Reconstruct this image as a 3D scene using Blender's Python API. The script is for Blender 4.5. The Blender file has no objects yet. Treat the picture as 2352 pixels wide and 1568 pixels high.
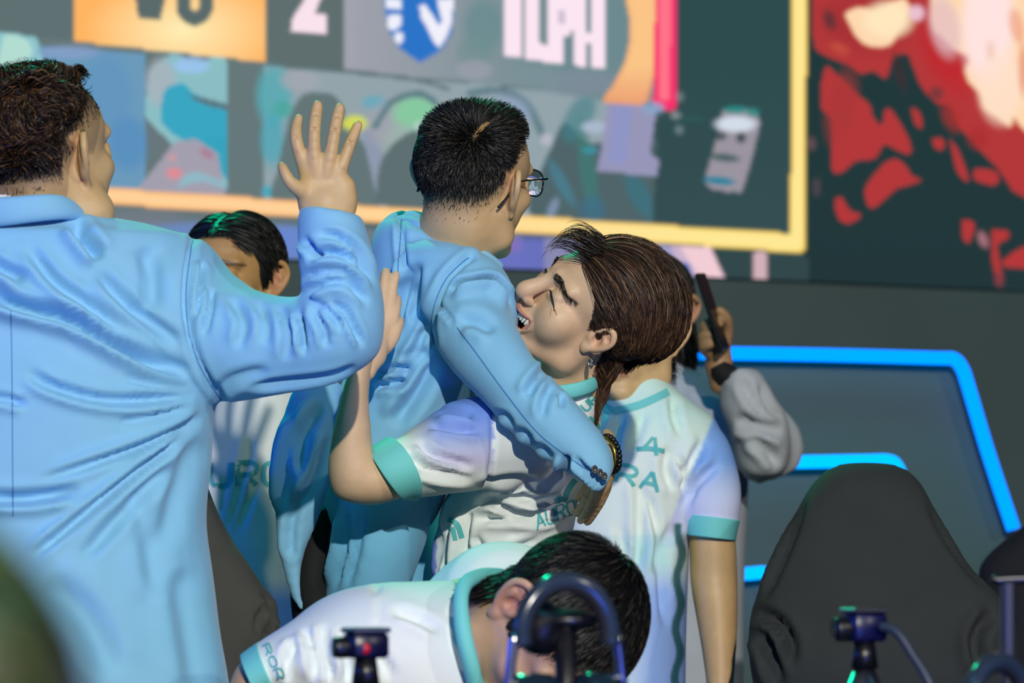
import bpy, math, random
import numpy as np
from mathutils import Vector, Matrix
from mathutils.bvhtree import BVHTree

# ------------------------------------------------------------------ camera, world, lights, exposure
FPX, CX, HY, ZC = 8820.0, 1176.0, 1300.0, 1.05      # focal length in pixels, image centre, horizon row, lens height
SC = bpy.context.scene
COL = SC.collection
cam_d = bpy.data.cameras.new('camera')
cam_d.sensor_width = 36.0
cam_d.lens = 135.0
cam_d.shift_y = (HY - 784.0) / 2352.0
cam_d.clip_start = 0.1
cam_d.clip_end = 100
cam_d.dof.use_dof = True
cam_d.dof.focus_distance = 5.66
cam_d.dof.aperture_fstop = 5.6
cam = bpy.data.objects.new('camera', cam_d)
cam.location = (0, 0, ZC)
cam.rotation_euler = (math.pi / 2, 0, 0)
COL.objects.link(cam)
SC.camera = cam

world = bpy.data.worlds.new('world')
SC.world = world
world.use_nodes = True
bg = world.node_tree.nodes['Background']
bg.inputs[0].default_value = (0.03, 0.20, 0.62, 1)
bg.inputs[1].default_value = 0.05

def lamp(name, kind, loc, target, energy, color, size=0.2, angle=60, blend=0.3, size_y=None):
    l = bpy.data.lights.new(name, kind)
    l.energy = energy
    l.color = color
    if kind == 'SPOT':
        l.spot_size = math.radians(angle)
        l.spot_blend = blend
        l.shadow_soft_size = size
    elif kind == 'AREA':
        l.shape = 'RECTANGLE'
        l.size = size
        l.size_y = size_y or size
    o = bpy.data.objects.new(name, l)
    o.location = loc
    o.rotation_euler = (Vector(target) - Vector(loc)).to_track_quat('-Z', 'Y').to_euler()
    COL.objects.link(o)
    return o

# stage rig: warm key from the front of house, blue washes from the sides, green back light; plus added spots on the spectator
lamp('right_spot', 'SPOT', (5.2, 0.4, 3.9), (0.2, 5.7, 1.2), 330, (1.0, 0.95, 0.84), 0.09, 62, 0.5)
lamp('key_spot', 'SPOT', (1.15, -3.4, 3.9), (0.0, 5.8, 1.2), 2750, (1.0, 0.95, 0.84), 0.07, 46, 0.5)
lamp('blue_wash_left', 'SPOT', (-5.1, 3.4, 2.2), (-0.3, 5.5, 1.2), 340, (0.0, 0.10, 1.0), 0.5, 50, 0.5)
lamp('cyan_wash_top', 'SPOT', (-0.6, 2.6, 5.4), (0.0, 5.9, 1.2), 80, (0.06, 0.70, 1.0), 0.5, 55, 0.5)
lamp('green_back_spot', 'SPOT', (-1.1, 8.6, 4.2), (0.05, 5.6, 1.4), 360, (0.0, 1.0, 0.50), 0.15, 40, 0.4)
lamp('teal_booth_wash', 'SPOT', (0.55, 7.75, 3.0), (0.62, 8.35, 0.95), 70, (0.0, 0.85, 0.80), 0.3, 60, 0.8)
lamp('added_spectator_teal', 'SPOT', (-0.15, 1.0, 2.5), (-0.2, 1.35, 1.05), 800, (0.0, 1.0, 0.75), 0.1, 18, 0.8)  # added narrow spot, tints the spectator's hair teal from above
lamp('added_spectator_blue', 'SPOT', (0.6, 0.7, 0.35), (-0.15, 1.35, 0.90), 70.0, (0.0, 0.04, 1.0), 0.1, 22, 0.8)  # added low spot, puts blue on the near spectator's head
lamp('blue_desk_wash', 'SPOT', (0.9, 2.0, 0.35), (0.15, 4.8, 0.95), 110, (0.03, 0.10, 1.0), 0.3, 60, 0.6)

SC.view_settings.view_transform = 'Standard'
SC.view_settings.look = 'None'
SC.view_settings.exposure = 0.0
SC.view_settings.gamma = 1.0
SC.view_settings.use_curve_mapping = False

# ------------------------------------------------------------------ helpers
rng = np.random.RandomState(7)

def lin(h):
    """'#rrggbb' or 0-255 tuple -> linear rgb"""
    if isinstance(h, str):
        h = h.lstrip('#')
        h = tuple(int(h[i:i + 2], 16) for i in (0, 2, 4))
    c = np.array(h, float) / 255.0
    return np.where(c <= 0.04045, c / 12.92, ((c + 0.055) / 1.055) ** 2.4)

def P(x, y, d):
    """photo pixel at a distance -> point in the room"""
    return np.array([(x - CX) * d / FPX, d, ZC + (HY - y) * d / FPX])

def proj(V):
    V = np.asarray(V)
    return np.c_[CX + V[:, 0] / V[:, 1] * FPX, HY - (V[:, 2] - ZC) / V[:, 1] * FPX]

def catmull(A, sub):
    A = np.asarray(A, float)
    n = len(A)
    if n < 3:
        t = np.linspace(0, 1, sub + 1)[:, None]
        return A[0] * (1 - t) + A[-1] * t
    out = []
    for i in range(n - 1):
        p0 = A[max(i - 1, 0)]; p1 = A[i]; p2 = A[i + 1]; p3 = A[min(i + 2, n - 1)]
        for k in range(sub):
            t = k / sub
            out.append(0.5 * (2 * p1 + (p2 - p0) * t + (2 * p0 - 5 * p1 + 4 * p2 - p3) * t * t + (3 * p1 - p0 - 3 * p2 + p3) * t ** 3))
    out.append(A[-1])
    return np.array(out)

class MB:
    """collects verts and faces (quads / tris) as numpy arrays"""
    def __init__(s):
        s.V = []; s.Q = []; s.n = 0
    def add(s, V, F):
        V = np.asarray(V, float).reshape(-1, 3)
        s.V.append(V)
        for f in F:
            s.Q.append(tuple(int(i) + s.n for i in f))
        s.n += len(V)
        return s
    def arrays(s):
        return np.concatenate(s.V), s.Q

def make_mesh(name, V, F, smooth=True):
    me = bpy.data.meshes.new(name)
    V = np.asarray(V, np.float32)
    if isinstance(F, np.ndarray):
        n, k = F.shape
        me.vertices.add(len(V)); me.vertices.foreach_set('co', V.ravel())
        me.loops.add(n * k); me.loops.foreach_set('vertex_index', F.astype(np.int32).ravel())
        me.polygons.add(n)
        me.polygons.foreach_set('loop_start', np.arange(0, n * k, k, dtype=np.int32))
        me.polygons.foreach_set('loop_total', np.full(n, k, np.int32))
        me.update(calc_edges=True)
    else:
        me.from_pydata(V.tolist(), [], F)
        me.update()
    if smooth:
        me.polygons.foreach_set('use_smooth', np.ones(len(me.polygons), bool))
    return me

def set_col(me, C):
    a = me.color_attributes.new('col', 'FLOAT_COLOR', 'POINT')
    C = np.asarray(C, np.float32)
    a.data.foreach_set('color', np.c_[C, np.ones(len(C), np.float32)].astype(np.float32).ravel())

def add(name, V, F, mat, parent=None, col=None, smooth=True, origin=None, label=None):
    """links ONE mesh object. V in room coordinates."""
    V = np.asarray(V, float)
    if parent is not None and origin is None:
        base = np.array(parent['base_xyz'])
    else:
        base = np.array(origin) if origin is not None else np.array([V[:, 0].mean(), V[:, 1].mean(), V[:, 2].min()])
    me = make_mesh(name, V - base, F, smooth)
    if col is not None:
        set_col(me, col)
    me.materials.append(mat)
    o = bpy.data.objects.new(name, me)
    COL.objects.link(o)
    if parent is not None:
        o.parent = parent                  # child verts are stored relative to the parent's base
        pb = np.array(parent['base_xyz'])
        o.location = Vector(base - pb)
        o['base_xyz'] = [float(x) for x in base]
    else:
        o.location = Vector(base)
        o['base_xyz'] = [float(x) for x in base]
    if label:
        o['label'] = label
    return o

def thing(name, label, cat, loc, group=None):
    o = bpy.data.objects.new(name, None)
    o.empty_display_size = 0.1
    o.location = Vector(loc)
    COL.objects.link(o)
    o['base_xyz'] = [float(x) for x in loc]
    o['label'] = label; o['category'] = cat
    if group: o['group'] = group
    return o

def tag(o, label, cat, group=None):
    o['label'] = label; o['category'] = cat
    if group: o['group'] = group
    return o

def ring_faces(nr, n, base=0, cap=True):
    F = []
    for i in range(nr - 1):
        a = base + i * n; b = a + n
        for j in range(n):
            k = (j + 1) % n
            F.append((a + j, a + k, b + k, b + j))
    return F

def loft_rings(R):
    """R: list of (n,3) rings -> closed V,F"""
    nr = len(R); n = len(R[0])
    V = np.concatenate(R + [R[0].mean(0)[None], R[-1].mean(0)[None]])
    F = ring_faces(nr, n)
    c0 = nr * n; c1 = c0 + 1
    for j in range(n):
        k = (j + 1) % n
        F.append((k, j, c0))
        F.append(((nr - 1) * n + j, (nr - 1) * n + k, c1))
    return V, F

def rails(st, n=28, sub=4, ex=2.0, dome=True):
    """loft between two traced outlines. station: (Lx,Ly,Rx,Ry,d,th) or (Lx,Ly,Rx,Ry,dL,dR,th); th = half thickness in depth (m); th<=0 -> round"""
    A = []
    for s in st:
        s = list(s)
        if len(s) == 6: s = s[:4] + [s[4], s[4], s[5]]
        A.append(s)
    A = np.array(A, float)
    PL = np.array([P(a[0], a[1], a[4]) for a in A]); PR = np.array([P(a[2], a[3], a[5]) for a in A])
    hw = np.linalg.norm(PR - PL, axis=1) / 2
    th = np.where(A[:, 6] <= 0, hw * np.where(A[:, 6] < 0, -A[:, 6], 1.0), A[:, 6])
    X = catmull(np.c_[PL, PR, th], sub)
    PL, PR, th = X[:, :3], X[:, 3:6], np.maximum(X[:, 6], 0.001)
    C = (PL + PR) / 2; W = (PR - PL) / 2
    T = np.gradient(C, axis=0)
    D = np.cross(W, T); ln = np.linalg.norm(D, axis=1, keepdims=True)
    D = D / np.maximum(ln, 1e-9)
    D *= np.where(D[:, 1:2] < 0, -1, 1)
    a = np.linspace(0, 2 * np.pi, n, endpoint=False)
    ca, sa = np.cos(a), np.sin(a)
    e = 2.0 / ex
    ca = np.sign(ca) * np.abs(ca) ** e; sa = np.sign(sa) * np.abs(sa) ** e
    R = [C[i] + ca[:, None] * W[i] + sa[:, None] * D[i] * th[i] for i in range(len(C))]
    if dome:                                # rounded ends
        for end in (0, -1):
            c = R[end].mean(0); t = T[end] / max(np.linalg.norm(T[end]), 1e-9) * (-1 if end == 0 else 1)
            r = min(th[end], np.linalg.norm(W[end]))
            extra = [c + (R[end] - c) * s + t * r * h for s, h in ((0.9, 0.22), (0.62, 0.42))]
            if end == 0: R = extra[::-1] + R
            else: R = R + extra
    return loft_rings(R)

def tube(pts, rad, n=10, sub=4, closed=False):
    """round tube through room points"""
    pts = np.asarray(pts, float); rad = np.broadcast_to(np.asarray(rad, float), (len(pts),))
    X = catmull(np.c_[pts, rad], sub) if len(pts) > 2 and sub > 1 else np.c_[pts, rad]
    C, r = X[:, :3], X[:, 3]
    T = np.gradient(C, axis=0); T /= np.maximum(np.linalg.norm(T, axis=1, keepdims=True), 1e-9)
    ref = np.array([0, 0, 1.0]) if abs(T[0][2]) < 0.9 else np.array([1.0, 0, 0])
    N = np.cross(T[0], ref); N /= np.linalg.norm(N)
    a = np.linspace(0, 2 * np.pi, n, endpoint=False)
    R = []
    for i in range(len(C)):
        N = N - T[i] * (N @ T[i]); N /= np.linalg.norm(N)
        B = np.cross(T[i], N)
        R.append(C[i] + r[i] * (np.cos(a)[:, None] * N + np.sin(a)[:, None] * B))
    return loft_rings(R)

def box(c, s, bev=0.0, M=None):
    """box with bevelled edges: centre, full size, rotation matrix"""
    s = np.array(s) / 2.0; b = min(bev, s.min() * 0.95)
    if b <= 0:
        V = np.array([[x, y, z] for x in (-1, 1) for y in (-1, 1) for z in (-1, 1)]) * s
        F = [(0, 1, 3, 2), (4, 6, 7, 5), (0, 4, 5, 1), (2, 3, 7, 6), (0, 2, 6, 4), (1, 5, 7, 3)]
    else:
        V = []; 
        for x in (-1, 1):
            for y in (-1, 1):
                for z in (-1, 1):
                    V += [[x * s[0], y * (s[1] - b), z * (s[2] - b)], [x * (s[0] - b), y * s[1], z * (s[2] - b)], [x * (s[0] - b), y * (s[1] - b), z * s[2]]]
        V = np.array(V)
        def i(x, y, z, k): return ((x * 4 + y * 2 + z) * 3 + k)
        F = []
        for x in (0, 1): F.append([i(x, 0, 0, 0), i(x, 0, 1, 0), i(x, 1, 1, 0), i(x, 1, 0, 0)][::(1 if x == 0 else -1)])
        for y in (0, 1): F.append([i(0, y, 0, 1), i(1, y, 0, 1), i(1, y, 1, 1), i(0, y, 1, 1)][::(1 if y == 0 else -1)])
        for z in (0, 1): F.append([i(0, 0, z, 2), i(0, 1, z, 2), i(1, 1, z, 2), i(1, 0, z, 2)][::(1 if z == 0 else -1)])
        for x in (0, 1):
            for y in (0, 1): F.append([i(x, y, 0, 0), i(x, y, 1, 0), i(x, y, 1, 1), i(x, y, 0, 1)][::(1 if (x + y) % 2 == 1 else -1)])
        for x in (0, 1):
            for z in (0, 1): F.append([i(x, 0, z, 0), i(x, 1, z, 0), i(x, 1, z, 2), i(x, 0, z, 2)][::(1 if (x + z) % 2 == 0 else -1)])
        for y in (0, 1):
            for z in (0, 1): F.append([i(0, y, z, 1), i(1, y, z, 1), i(1, y, z, 2), i(0, y, z, 2)][::(1 if (y + z) % 2 == 1 else -1)])
        for x in (0, 1):
            for y in (0, 1):
                for z in (0, 1): F.append([i(x, y, z, 0), i(x, y, z, 1), i(x, y, z, 2)][::(1 if (x + y + z) % 2 == 1 else -1)])
    if M is not None: V = V @ np.array(M).T
    return V + np.array(c), [tuple(f) for f in F]

def join(*vf):
    m = MB()
    for V, F in vf: m.add(V, F)
    return m.arrays()

def mesh_arrays(me):
    V = np.empty(len(me.vertices) * 3, np.float32); me.vertices.foreach_get('co', V)
    L = np.empty(len(me.loops), np.int32); me.loops.foreach_get('vertex_index', L)
    return V.reshape(-1, 3).astype(float), L

def remesh(V, F, vox):
    """one continuous skin over overlapping closed pieces (voxel remesh) -> V, quads"""
    me = make_mesh('tmp', V, F)
    o = bpy.data.objects.new('tmp', me); COL.objects.link(o)
    m = o.modifiers.new('r', 'REMESH'); m.mode = 'VOXEL'; m.voxel_size = vox; m.adaptivity = 0
    dg = bpy.context.evaluated_depsgraph_get()
    ev = o.evaluated_get(dg); m2 = ev.to_mesh()
    V2, L = mesh_arrays(m2)
    n = len(m2.polygons)
    tot = np.empty(n, np.int32); m2.polygons.foreach_get('loop_total', tot)
    st = np.empty(n, np.int32); m2.polygons.foreach_get('loop_start', st)
    q = st[tot == 4]
    Q = L[q[:, None] + np.arange(4)]
    ev.to_mesh_clear()
    bpy.data.objects.remove(o); bpy.data.meshes.remove(me)
    return V2, Q

def edges_of(Q):
    Q = np.asarray(Q); k = Q.shape[1]
    return np.concatenate([Q[:, [i, (i + 1) % k]] for i in range(k)])

def smooth(V, Q, it, lam=0.5, mask=None):
    E = edges_of(Q); E = np.concatenate([E, E[:, ::-1]])
    n = len(V); deg = np.bincount(E[:, 0], minlength=n).astype(float); deg[deg == 0] = 1
    V = V.copy()
    for _ in range(it):
        A = np.stack([np.bincount(E[:, 0], weights=V[E[:, 1], c], minlength=n) for c in range(3)], 1) / deg[:, None]
        dV = lam * (A - V)
        if mask is not None: dV *= mask[:, None]
        V = V + dV
    return V

def normals(V, Q):
    Q = np.asarray(Q)
    a = V[Q[:, 2]] - V[Q[:, 0]]; b = V[Q[:, -1]] - V[Q[:, 1]]
    N = np.cross(a, b)
    out = np.zeros_like(V)
    for c in range(3):
        for k in range(Q.shape[1]):
            out[:, c] += np.bincount(Q[:, k], weights=N[:, c], minlength=len(V))
    return out / np.maximum(np.linalg.norm(out, axis=1, keepdims=True), 1e-12)

def poly_dist(U, pts, sub=6):
    """distance, parameter 0-1 and signed side of 2D points to a smooth polyline"""
    pl = catmull(np.asarray(pts, float), sub)
    best = np.full(len(U), 1e9); tt = np.zeros(len(U)); side = np.zeros(len(U))
    n = len(pl) - 1
    for i in range(n):
        a, b = pl[i], pl[i + 1]; ab = b - a; L = ab @ ab + 1e-9
        t = np.clip(((U - a) @ ab) / L, 0, 1)
        dv = U - a - t[:, None] * ab
        d = np.hypot(dv[:, 0], dv[:, 1])
        m = d < best
        best[m] = d[m]; tt[m] = (i + t[m]) / n
        side[m] = np.sign(ab[0] * dv[m, 1] - ab[1] * dv[m, 0])
    return best, tt, side

FOLD = 2.3
def relief(V, Q, strokes, dmax=None):
    """folds and seams: each stroke (points, width px, depth m[, ridge]) pushes the cloth in along a line, raising the lip beside it"""
    N = normals(V, Q)
    U = proj(V)
    front = np.clip((-N[:, 1] + 0.12) / 0.35, 0, 1)
    if dmax is not None: front = front * (V[:, 1] < dmax)
    disp = np.zeros(len(V))
    for s in strokes:
        pts, w, dep = s[0], s[1], s[2]
        rid = s[3] if len(s) > 3 else 0.6
        p = np.array(pts, float)
        m = (U[:, 0] > p[:, 0].min() - 4 * w) & (U[:, 0] < p[:, 0].max() + 4 * w) & (U[:, 1] > p[:, 1].min() - 4 * w) & (U[:, 1] < p[:, 1].max() + 4 * w)
        if not m.any(): continue
        d, t, sd = poly_dist(U[m], pts)
        tap = np.clip(np.minimum(t, 1 - t) / 0.25, 0, 1); tap = tap * tap * (3 - 2 * tap)
        if len(s) > 4: tap = s[4](t)
        x = sd * d / w
        g = -np.exp(-x * x) + rid * np.exp(-(x - 1.7) ** 2) + rid * 0.4 * np.exp(-(x + 1.7) ** 2)
        disp[m] += dep * FOLD * tap * g
    return smooth(V + N * (disp * front)[:, None], Q, 2, 0.4)

def noise3(V, scale, seed=0, octaves=2):
    """cheap smooth pseudo noise by sums of sines"""
    r = np.random.RandomState(seed)
    out = np.zeros(len(V)); amp = 1.0; tot = 0
    for o in range(octaves):
        for k in range(5):
            w = r.randn(3); w /= np.linalg.norm(w)
            out += amp * np.sin((V @ w) * scale * (2 ** o) * r.uniform(0.7, 1.4) + r.uniform(0, 6.28))
            tot += amp * 0.5
        amp *= 0.5
    return out / tot

# ---- signed-distance modelling for heads and hands
class SDF:
    def __init__(s, lo, hi, h):
        s.lo = np.array(lo, float); s.h = h
        n = np.ceil((np.array(hi) - s.lo) / h).astype(int) + 1
        s.n = n
        s.ax = [s.lo[i] + np.arange(n[i]) * h for i in range(3)]
        s.d = np.full(tuple(n), 0.05, np.float32)
    def _sub(s, lo, hi):
        i0 = np.maximum(np.floor((np.array(lo) - s.lo) / s.h).astype(int), 0)
        i1 = np.minimum(np.ceil((np.array(hi) - s.lo) / s.h).astype(int) + 1, s.n)
        if (i1 <= i0).any(): return None
        sl = tuple(slice(a, b) for a, b in zip(i0, i1))
        g = np.meshgrid(*[s.ax[i][sl[i]] for i in range(3)], indexing='ij', sparse=True)
        return sl, [x.astype(np.float32) for x in g]
    def _put(s, sl, v, k, op):
        d = s.d[sl]
        if op == 'sub':
            v = -v
            h = np.clip(k - np.abs(d - v), 0, None) / k
            s.d[sl] = np.maximum(d, v) + h * h * k * 0.25
        else:
            h = np.clip(k - np.abs(d - v), 0, None) / k
            s.d[sl] = np.minimum(d, v) - h * h * k * 0.25
    def ell(s, c, r, k=0.01, op='add', M=None):
        c = np.array(c, float); r = np.array(r, float) * np.ones(3)
        m = r.max() + k * 1.5 + 3 * s.h
        q = s._sub(c - m, c + m)
        if q is None: return s
        sl, (x, y, z) = q
        x = x - c[0]; y = y - c[1]; z = z - c[2]
        if M is not None:
            M = np.array(M)
            x, y, z = (M[0, 0] * x + M[1, 0] * y + M[2, 0] * z, M[0, 1] * x + M[1, 1] * y + M[2, 1] * z, M[0, 2] * x + M[1, 2] * y + M[2, 2] * z)
        k0 = np.sqrt((x / r[0]) ** 2 + (y / r[1]) ** 2 + (z / r[2]) ** 2)
        k1 = np.sqrt((x / r[0] ** 2) ** 2 + (y / r[1] ** 2) ** 2 + (z / r[2] ** 2) ** 2) + 1e-6
        s._put(sl, (k0 * (k0 - 1) / k1).astype(np.float32), k, op)
        return s
    def cap(s, a, b, ra, rb=None, k=0.01, op='add'):
        rb = ra if rb is None else rb
        a = np.array(a, float); b = np.array(b, float)
        m = max(ra, rb) + k * 1.5 + 3 * s.h
        q = s._sub(np.minimum(a, b) - m, np.maximum(a, b) + m)
        if q is None: return s
        sl, (x, y, z) = q
        ab = b - a; L = ab @ ab + 1e-12
        t = np.clip(((x - a[0]) * ab[0] + (y - a[1]) * ab[1] + (z - a[2]) * ab[2]) / L, 0, 1)
        d = np.sqrt((x - a[0] - t * ab[0]) ** 2 + (y - a[1] - t * ab[1]) ** 2 + (z - a[2] - t * ab[2]) ** 2) - (ra + (rb - ra) * t)
        s._put(sl, d.astype(np.float32), k, op)
        return s
    def chain(s, pts, rr, k=0.006, op='add', sub=4):
        X = catmull(np.c_[np.asarray(pts, float), np.broadcast_to(rr, (len(pts),))], sub)
        for i in range(len(X) - 1):
            s.cap(X[i, :3], X[i + 1, :3], X[i, 3], X[i + 1, 3], k, op)
        return s
    def mesh(s):
        d = s.d; I = d < 0
        n = np.array(d.shape)
        c = [I[i:n[0] - 1 + i, j:n[1] - 1 + j, k:n[2] - 1 + k] for i in (0, 1) for j in (0, 1) for k in (0, 1)]
        anyi = c[0].copy(); alli = c[0].copy()
        for x in c[1:]: anyi |= x; alli &= x
        act = anyi & ~alli
        idx = np.argwhere(act)
        acc = np.zeros((len(idx), 3)); cnt = np.zeros(len(idx))
        corners = [(i, j, k) for i in (0, 1) for j in (0, 1) for k in (0, 1)]
        val = {cc: d[idx[:, 0] + cc[0], idx[:, 1] + cc[1], idx[:, 2] + cc[2]] for cc in corners}
        for a in corners:
            for ax in range(3):
                if a[ax] == 0:
                    b = list(a); b[ax] = 1; b = tuple(b)
                    va, vb = val[a], val[b]
                    cr = (va < 0) != (vb < 0)
                    t = np.where(cr, va / np.where(cr, va - vb, 1), 0)
                    p = np.array(a)[None] + t[:, None] * (np.array(b) - np.array(a))[None]
                    acc += np.where(cr[:, None], p, 0); cnt += cr
        V = (idx + acc / cnt[:, None]) * s.h + s.lo
        idm = np.full(act.shape, -1, np.int64); idm[idx[:, 0], idx[:, 1], idx[:, 2]] = np.arange(len(idx))
        Qs = []
        for ax in range(3):
            sl0 = [slice(None)] * 3; sl1 = [slice(None)] * 3
            sl0[ax] = slice(0, n[ax] - 1); sl1[ax] = slice(1, n[ax])
            A = I[tuple(sl0)]; B = I[tuple(sl1)]
            e = np.argwhere(A != B)
            o1, o2 = [(1, 2), (2, 0), (0, 1)][ax]
            e = e[(e[:, o1] > 0) & (e[:, o2] > 0) & (e[:, o1] < n[o1] - 1) & (e[:, o2] < n[o2] - 1)]
            q = []
            for da, db in ((-1, -1), (0, -1), (0, 0), (-1, 0)):
                f = e.copy(); f[:, o1] += da; f[:, o2] += db
                q.append(idm[f[:, 0], f[:, 1], f[:, 2]])
            q = np.stack(q, 1)
            fl = ~A[e[:, 0], e[:, 1], e[:, 2]]
            q[fl] = q[fl][:, ::-1]
            Qs.append(q)
        return V, np.concatenate(Qs)

# ------------------------------------------------------------------ materials (all procedural)
def mat(name, base, rough=0.6, bump=0.0, bscale=200, attr=False, metal=0.0, emis=None, estr=0.0, var=0.0, vscale=20, sss=0.0, sheen=0.0, spec=0.5, weave=0.0, alpha_glass=False):
    m = bpy.data.materials.new(name); m.use_nodes = True
    nt = m.node_tree; b = nt.nodes['Principled BSDF']
    b.inputs['Roughness'].default_value = rough
    b.inputs['Metallic'].default_value = metal
    b.inputs['Specular IOR Level'].default_value = spec
    if sheen: b.inputs['Sheen Weight'].default_value = sheen
    if sss:
        b.inputs['Subsurface Weight'].default_value = sss
        b.inputs['Subsurface Radius'].default_value = (0.01, 0.004, 0.002)
        b.inputs['Subsurface Scale'].default_value = 0.6
    base = lin(base) if not isinstance(base, np.ndarray) else base
    src = None
    if attr:
        a = nt.nodes.new('ShaderNodeAttribute'); a.attribute_name = 'col'; src = a.outputs['Color']
    tc = nt.nodes.new('ShaderNodeTexCoord')
    if var:
        nz = nt.nodes.new('ShaderNodeTexNoise'); nz.inputs['Scale'].default_value = vscale; nz.inputs['Detail'].default_value = 3
        nt.links.new(tc.outputs['Object'], nz.inputs['Vector'])
        mr = nt.nodes.new('ShaderNodeMapRange'); mr.inputs['From Min'].default_value = 0.3; mr.inputs['From Max'].default_value = 0.7
        mr.inputs['To Min'].default_value = 1 - var; mr.inputs['To Max'].default_value = 1 + var
        nt.links.new(nz.outputs['Fac'], mr.inputs['Value'])
        mx = nt.nodes.new('ShaderNodeMix'); mx.data_type = 'RGBA'; mx.blend_type = 'MULTIPLY'; mx.inputs['Factor'].default_value = 1
        if src is not None: nt.links.new(src, mx.inputs[6])
        else: mx.inputs[6].default_value = (*base, 1)
        nt.links.new(mr.outputs['Result'], mx.inputs[7])
        src = mx.outputs[2]
    if src is not None: nt.links.new(src, b.inputs['Base Color'])
    else: b.inputs['Base Color'].default_value = (*base, 1)
    if bump:
        nz = nt.nodes.new('ShaderNodeTexNoise'); nz.inputs['Scale'].default_value = bscale; nz.inputs['Detail'].default_value = 2
        nt.links.new(tc.outputs['Object'], nz.inputs['Vector'])
        bp = nt.nodes.new('ShaderNodeBump'); bp.inputs['Strength'].default_value = bump; bp.inputs['Distance'].default_value = 0.002
        nt.links.new(nz.outputs['Fac'], bp.inputs['Height']); nt.links.new(bp.outputs['Normal'], b.inputs['Normal'])
    if emis is not None:
        b.inputs['Emission Color'].default_value = (*lin(emis), 1); b.inputs['Emission Strength'].default_value = estr
    return m

def mat_screen(name, strength):
    m = bpy.data.materials.new(name); m.use_nodes = True
    nt = m.node_tree; nt.nodes.clear()
    out = nt.nodes.new('ShaderNodeOutputMaterial'); e = nt.nodes.new('ShaderNodeEmission')
    a = nt.nodes.new('ShaderNodeAttribute'); a.attribute_name = 'col'
    nt.links.new(a.outputs['Color'], e.inputs['Color']); e.inputs['Strength'].default_value = strength
    nt.links.new(e.outputs[0], out.inputs['Surface'])
    return m

M_SKIN = mat('skin', '#c9986e', 0.5, 0.12, 500, attr=True, sss=0.06, var=0.05, vscale=60)
M_HAIR = mat('hair', '#15110f', 0.48, attr=True, spec=0.32)
M_JACKET = mat('blue_suiting', (130, 190, 226), 0.75, 0.10, 900, sheen=0.15, var=0.02, vscale=30)
M_TROUSER = mat('blue_trouser_cloth', (110, 182, 220), 0.78, 0.10, 900, sheen=0.1)
M_JERSEY = mat('jersey_knit', '#e8f2f0', 0.7, 0.08, 1200, attr=True)
M_SEAM = mat('blue_seam_thread', (66, 128, 190), 0.8)
M_TEAL = mat('teal_trim', (112, 205, 205), 0.7, 0.08, 900)
M_PRINT = mat('teal_print', (84, 184, 186), 0.6)
M_BLACK = mat('black_cloth', (16, 17, 20), 0.85, 0.1, 700)
M_WHITE = mat('white_shirt', (225, 228, 235), 0.7)
M_PLASTIC = mat('black_plastic', (14, 15, 20), 0.35)
M_METAL = mat('brushed_metal', (150, 152, 158), 0.35, metal=1.0)
M_GOLD = mat('gold', (212, 170, 70), 0.3, metal=1.0)
M_SILVER = mat('silver', (200, 202, 208), 0.2, metal=1.0)
M_TOOTH = mat('tooth', (226, 224, 208), 0.3)
M_LIP_IN = mat('mouth_inside', (70, 22, 26), 0.5)
M_CHAIR = mat('chair_cloth', (62, 62, 60), 0.85, 0.15, 600, var=0.08, vscale=15)
M_CHAIRDK = mat('dark_chair_cloth', (40, 45, 46), 0.85, 0.15, 600, var=0.08, vscale=15)
M_GREYJ = mat('grey_jacket_cloth', (176, 182, 190), 0.75, 0.1, 500, var=0.05, vscale=14)
# ------------------------------------------------------------------ the setting
def structure(o):
    o['kind'] = 'structure'
    return o

M_FLOOR = mat('stage_floor', (26, 28, 32), 0.45, 0.1, 40, var=0.15, vscale=3)
M_WALLB = mat('backdrop_panel', (84, 106, 108), 0.7, 0.1, 60, var=0.06, vscale=2)
M_CEIL = mat('ceiling_black', (14, 15, 17), 0.9)
V, F = box((0, 5.5, -0.05), (14, 16, 0.1)); structure(add('floor', V, F, M_FLOOR, smooth=False))

TAN = 0.55
def wall_d(x, d0=10.0):
    return d0 / (1 - TAN * (x - CX) / FPX)
def W(x, y, off=0.0):
    return P(x, y, wall_d(x, 10.0 + off))
# wall under and behind the screen: a slab that turns with the screen
def slab(x0, x1, z0, z1, off, th):
    a = W(x0, 0, off); b = W(x1, 0, off); n = np.array([b[1] - a[1], -(b[0] - a[0]), 0]); n /= -np.linalg.norm(n)
    V = []
    for p in (a, b):
        for z in (z0, z1):
            for t in (0, th):
                V.append([p[0] + n[0] * t, p[1] + n[1] * t, z])
    return np.array(V), [(0, 2, 6, 4), (1, 5, 7, 3), (0, 4, 5, 1), (2, 3, 7, 6), (0, 1, 3, 2), (4, 6, 7, 5)]
V, F = slab(-900, 3300, 0.0, 4.6, 0.028, 0.1); structure(add('wall_back', V, F, M_WALLB, smooth=False))

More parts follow.
